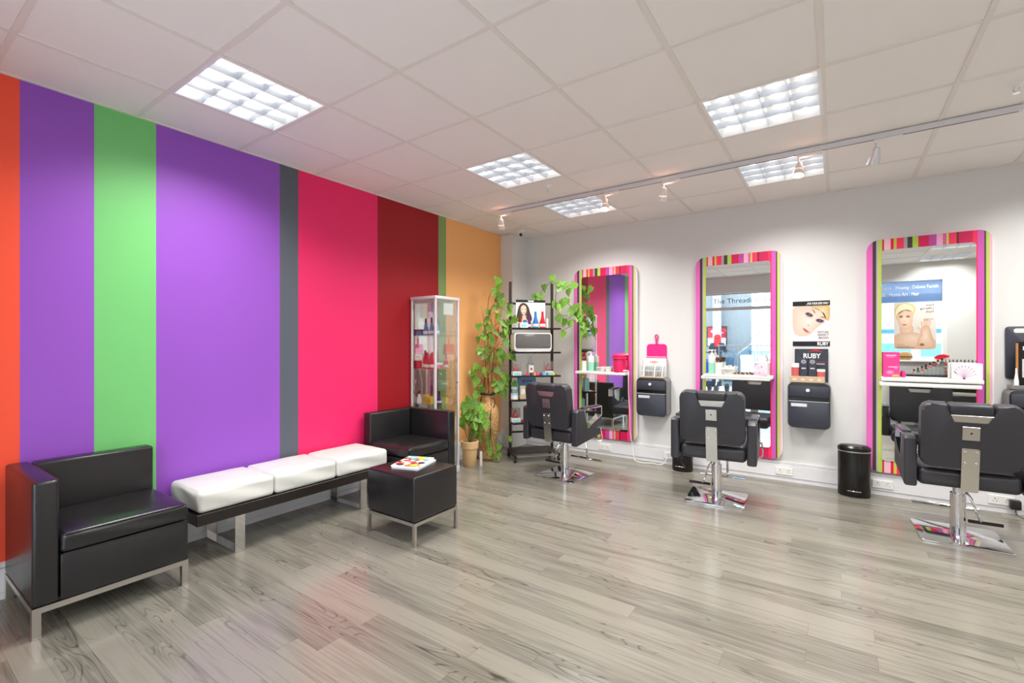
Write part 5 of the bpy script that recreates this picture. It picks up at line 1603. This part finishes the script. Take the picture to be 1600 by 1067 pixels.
# ---------------------------------------------------------------- styling chairs
def make_chair(pedal_side):
    t = thing('styling_chair', '', 'chair')
    V = M['chair_leather']
    # floor plate and pump column
    bm = B(); prism(bm, rrect(-.228, .228, -.228, .228, .02), 0, .014, .004, axis='z'); finish(bm, 'base_plate', M['chrome'], t)
    bm = B(); lathe(bm, [(0, .0145), (.042, .0145), (.042, .30), (0, .30)], 28); finish(bm, 'column', M['chrome'], t)
    bm = B(); lathe(bm, [(0, .3005), (.03, .3005), (.03, .36), (0, .36)], 20); finish(bm, 'piston', M['chrome'], t)
    bm = B(); box(bm, -.10, .10, -.10, .10, .3605, .385, .006); finish(bm, 'seat_bracket', M['steel'], t)
    # seat
    bm = B(); soft(bm, -.245, .245, -.27, .26, .387, .500, .03, 3, .012, .002, 5); finish(bm, 'seat', V, t, angle=60)
    # back pad with the notch for the head cushion
    poly = []
    pb = rrect(-.240, .240, 0, .420, .05, 6)
    # insert the notch in the top edge (runs right to left)
    i = 6 + 1
    notch = [(.116, .420), (.108, .410), (.095, .300), (.083, .288), (-.083, .288), (-.095, .300), (-.108, .410), (-.116, .420)]
    poly = pb[:7] + notch + pb[7:]
    bk = Matrix.Translation((0, -.205, .535)) @ Matrix.Rotation(math.radians(7), 4, 'X')
    bm = B(); prism(bm, poly, -.095, 0, .016, 3); o = finish(bm, 'backrest', V, t); o.matrix_local = bk
    bm = B(); box(bm, -.106, .106, -.092, .004, .345, .418, .016, 3); o2 = finish(bm, 'head_cushion', V, t); o2.matrix_local = bk
    bm = B(); prism(bm, [(-.103, .350), (.103, .350), (.094, .300), (-.094, .300)], -.090, -.080, .002, 1); o3 = finish(bm, 'head_plate', M['steel'], t); o3.matrix_local = bk
    bm = B(); prism(bm, [(-.041, .192), (.041, .192), (.041, .279), (-.041, .279)], -.099, -.0955, .0015, 1); cyl(bm, (0, -.099, .240), (0, -.103, .240), .009, n=14); o4 = finish(bm, 'lock_plate', M['steel'], t); o4.matrix_local = bk
    bm = B(); cyl(bm, (0, -.1032, .240), (0, -.1042, .240), .006, n=12); k_ = finish(bm, 'keyhole', M['black'], o4)
    # spine plate from under the seat up the back
    bm = B(); prism(bm, rrect(-.042, .042, -.145, .140, .010), -.104, -.0958, .0015, 1)
    sp = finish(bm, 'spine_plate', M['steel'], t); sp.matrix_local = bk
    for x in (-.026, .026):
        for z in (.045, .118):
            bm = B(); lathe(bm, [(0, 0), (.008, 0), (.007, .004), (.003, .007), (0, .007)], 10)
            s_ = finish(bm, 'bolt', M['chrome'], sp); s_.location = (x, -.104, z); s_.rotation_euler = (PI / 2, 0, 0)
    # arms: padded side with a chrome framed triangular opening
    for s in (-1, 1):
        xa, xb = (.252, .322) if s > 0 else (-.322, -.252)
        outer = [(-.285, .375), (.175, .435), (.175, .62), (-.105, .500), (-.145, .690), (-.165, .708), (-.262, .708), (-.285, .690)]
        bm = B(); prism(bm, outer, xa, xb, .014, 3, axis='x')
        ar = finish(bm, 'arm', V, t)
        c0, c1 = xa + .004, xb - .004
        bm = B()
        prism(bm, [(-.150, .712), (.180, .712), (.180, .700), (-.150, .700)], c0, c1, .001, 1, axis='x')
        prism(bm, [(.168, .6995), (.180, .6995), (.180, .615), (.168, .612)], c0, c1, .001, 1, axis='x')
        prism(bm, [(.1675, .626), (.1675, .615), (-.105, .499), (-.108, .512)], c0, c1, .001, 1, axis='x')
        prism(bm, [(-.1085, .513), (-.098, .517), (-.138, .6995), (-.149, .6995)], c0, c1, .001, 1, axis='x')
        finish(bm, 'arm_trim', M['chrome'], ar, smooth=False)
        bx('arm_rest', V, c0 + .004, c1 - .004, -.13, .165, .7122, .722, .003, ar)
    # recline lever
    bm = B(); cyl(bm, (.322, .125, .495), (.337, .125, .495), .017, n=14); tube(bm, [(.335, .125, .495), (.345, .135, .42), (.345, .14, .385), (.335, .115, .37), (.31, .09, .368)], .006, 8); finish(bm, 'recline_lever', M['chrome'], t)
    # foot pedal
    ps_ = pedal_side
    bm = B(); tube(bm, spline([(.03 * ps_, -.03, .33), (.06 * ps_, -.06, .27), (.085 * ps_, -.05, .19), (.11 * ps_, -.03, .125)], 5), .008, 8); pdl = finish(bm, 'pump_lever', M['chrome'], t)
    bm = B(); tube(bm, [(.045 * ps_ , -.03, .125), (.215 * ps_, -.03, .125)], .011, 10); finish(bm, 'pedal_rubber', M['rubber'], pdl)
    # footrest
    bm = B(); tube(bm, spline([(.05, .22, .385), (.05, .30, .36), (.05, .335, .22), (.05, .36, .11), (.05, .41, .095)], 5), .010, 8); fr = finish(bm, 'footrest_strut', M['chrome'], t)
    bm = B(); tube(bm, [(-.19, .41, .095), (.19, .41, .095)], .012, 10); finish(bm, 'footrest_bar', M['chrome'], fr)
    return t
chairs = [((1.318, 4.177), -.09, -1, 'black styling chair before the left mirror, next to the shelf rack'),
          ((2.725, 4.285), .07, -1, 'black styling chair on a square chrome base in front of the middle mirror'),
          ((4.255, 4.390), .03, 1, 'black styling chair nearest the camera, on a chrome base before the right-hand mirror')]
made = {}
for (x, y), rz, side, lab in chairs:
    if side in made: t = copy_tree(made[side])
    else: t = made[side] = make_chair(side)
    t.location = (x, y, 0); t.rotation_euler = (0, 0, rz)
    tag(t, lab, 'chair', 'styling chairs in front of the mirrors')

# ---------------------------------------------------------------- nail bar by the shop window (seen in the right-hand mirror)
nb = thing('nail_desk', 'black manicure desk by the shop window, seen below the right-hand mirror shelf', 'desk', (4.40, YF + .05, 0))
bx('desk_top', M['blackgloss'], 0, 1.25, 0, .45, .79, .815, .004, nb)
bx('cabinet_body', M['blackgloss'], .58, 1.22, .03, .41, .06, .789, .003, nb)
for z0_, z1_ in ((.57, .775), (.10, .49)):
    d_ = bx('drawer', M['blackgloss'], .60, 1.20, .411, .425, z0_, z1_, .003, nb)
    bm = B(); cyl(bm, (.72, .4255, (z0_ + z1_) / 2), (.72, .445, (z0_ + z1_) / 2), .014, n=12); finish(bm, 'knob', M['chrome'], d_)
bx('rail', M['steel'], .60, 1.20, .411, .430, .50, .555, .003, nb)
for x in (.03, .07): pass
bm = B(); box(bm, .02, .06, .03, .41, 0, .789, .003, 1); finish(bm, 'leg', M['blackgloss'], nb)
bx('plinth', M['black'], .60, 1.20, .05, .39, 0, .059, 0, nb)
def polish_mesh(col):
    bm = B()
    box(bm, -.013, .013, -.013, .013, 0, .038, .004, 1, mi=0)
    cyl(bm, (0, 0, .0385), (0, 0, .075), .008, .0065, 8, mi=1)
    me = bpy.data.meshes.new('nail_polish')
    bmesh.ops.recalc_face_normals(bm, faces=bm.faces)
    bm.to_mesh(me); bm.free()
    me.materials.append(col); me.materials.append(M['black'])
    return me
PCOL = [mat('polish_%s' % n, c, .15) for n, c in (('coral', (230, 90, 70)), ('wine', (120, 20, 40)), ('rose', (226, 130, 140)), ('red', (200, 20, 36)), ('nude', (226, 190, 170)), ('emerald', (20, 110, 96)))]
PM = [polish_mesh(c) for c in PCOL]
PN = ['coral', 'wine', 'rose', 'red', 'nude', 'emerald']
sr = thing('polish_stand', 'clear stepped stand of nail polishes on the manicure desk by the window', 'stand', (4.62, YF + .22, .8155))
for k in range(8):
    bx('step', M['clear'], .05 * k, .05 * k + .05, 0, .16, 0, .012 + .027 * k, .001, sr, 1)
pr_ = thing('polish_rack', 'upright clear rack of nail polishes on the manicure desk, beside the stepped stand', 'rack', (5.04, YF + .10, .8155))
bx('back_panel', M['clear'], 0, .42, 0, .004, 0, .24, 0, pr_)
for k in range(4): bx('ledge', M['clear'], 0, .42, .0042, .045, .002 + .058 * k, .006 + .058 * k, 0, pr_)
ORD = ['first', 'second', 'third', 'fourth', 'fifth', 'sixth', 'seventh', 'eighth', 'ninth']
for k in range(8):
    for j in range(3):
        o = link('nail_polish', PM[(k + 2 * j) % 6]); o.location = (4.645 + .05 * k, YF + .25 + .05 * j, .8155 + .0125 + .027 * k)
        tag(o, '%s nail polish on the stepped stand, %s step from the bottom, %s row' % (PN[(k + 2 * j) % 6], ORD[k], ('wall side', 'middle', 'room side')[j]), 'nail polish', 'nail polishes on the stepped stand')
for k in range(4):
    for j in range(9):
        o = link('nail_polish', PM[(k * 2 + j) % 6]); o.location = (5.065 + .046 * j, YF + .125, .8155 + .0063 + .058 * k)
        o.scale = (1, 1, .74) if k < 3 else (1, 1, 1)
        tag(o, '%s nail polish in the upright rack, %s ledge from the bottom, %s from the stand' % (PN[(k * 2 + j) % 6], ORD[k], ORD[j]), 'nail polish', 'nail polishes in the upright rack')
hb = thing('teardrop_ornament', 'glossy red teardrop shaped ornament stuck on the window frame, seen in the right-hand mirror', 'ornament', (4.93, YF + .002, 1.10))
bm = B(); prism(bm, [(p.x, p.y) for p in spline([(0, .0, 0), (.06, .045, 0), (.13, .05, 0), (.20, .02, 0), (.12, -.02, 0), (.05, -.03, 0)], 5, True)], .012, .03, .006)
finish(bm, 'drop', M['red'], hb)
bm = B(); cyl(bm, (.10, 0, .01), (.10, .012, .01), .012, n=10); finish(bm, 'pad', M['white'], hb)
wb = thing('wicker_basket', 'tan rounded basket on the window sill, seen below the blonde poster in the mirror', 'basket', (4.55, YF + .035, 1.0505))
bm = B(); lathe(bm, [(0, 0), (.075, 0), (.10, .05), (.095, .10), (.06, .135), (0, .145)], 24, sy=.33); finish(bm, 'basket', M['wicker'], wb)
bm = B(); lathe(bm, [(.101, .048), (.103, .055), (.101, .062)], 24, sy=.335); finish(bm, 'rim', M['twig_dark'], wb)
scene.cycles.sample_clamp_indirect = 6.0
scene.cycles.max_bounces = 10
scene.cycles.transparent_max_bounces = 16
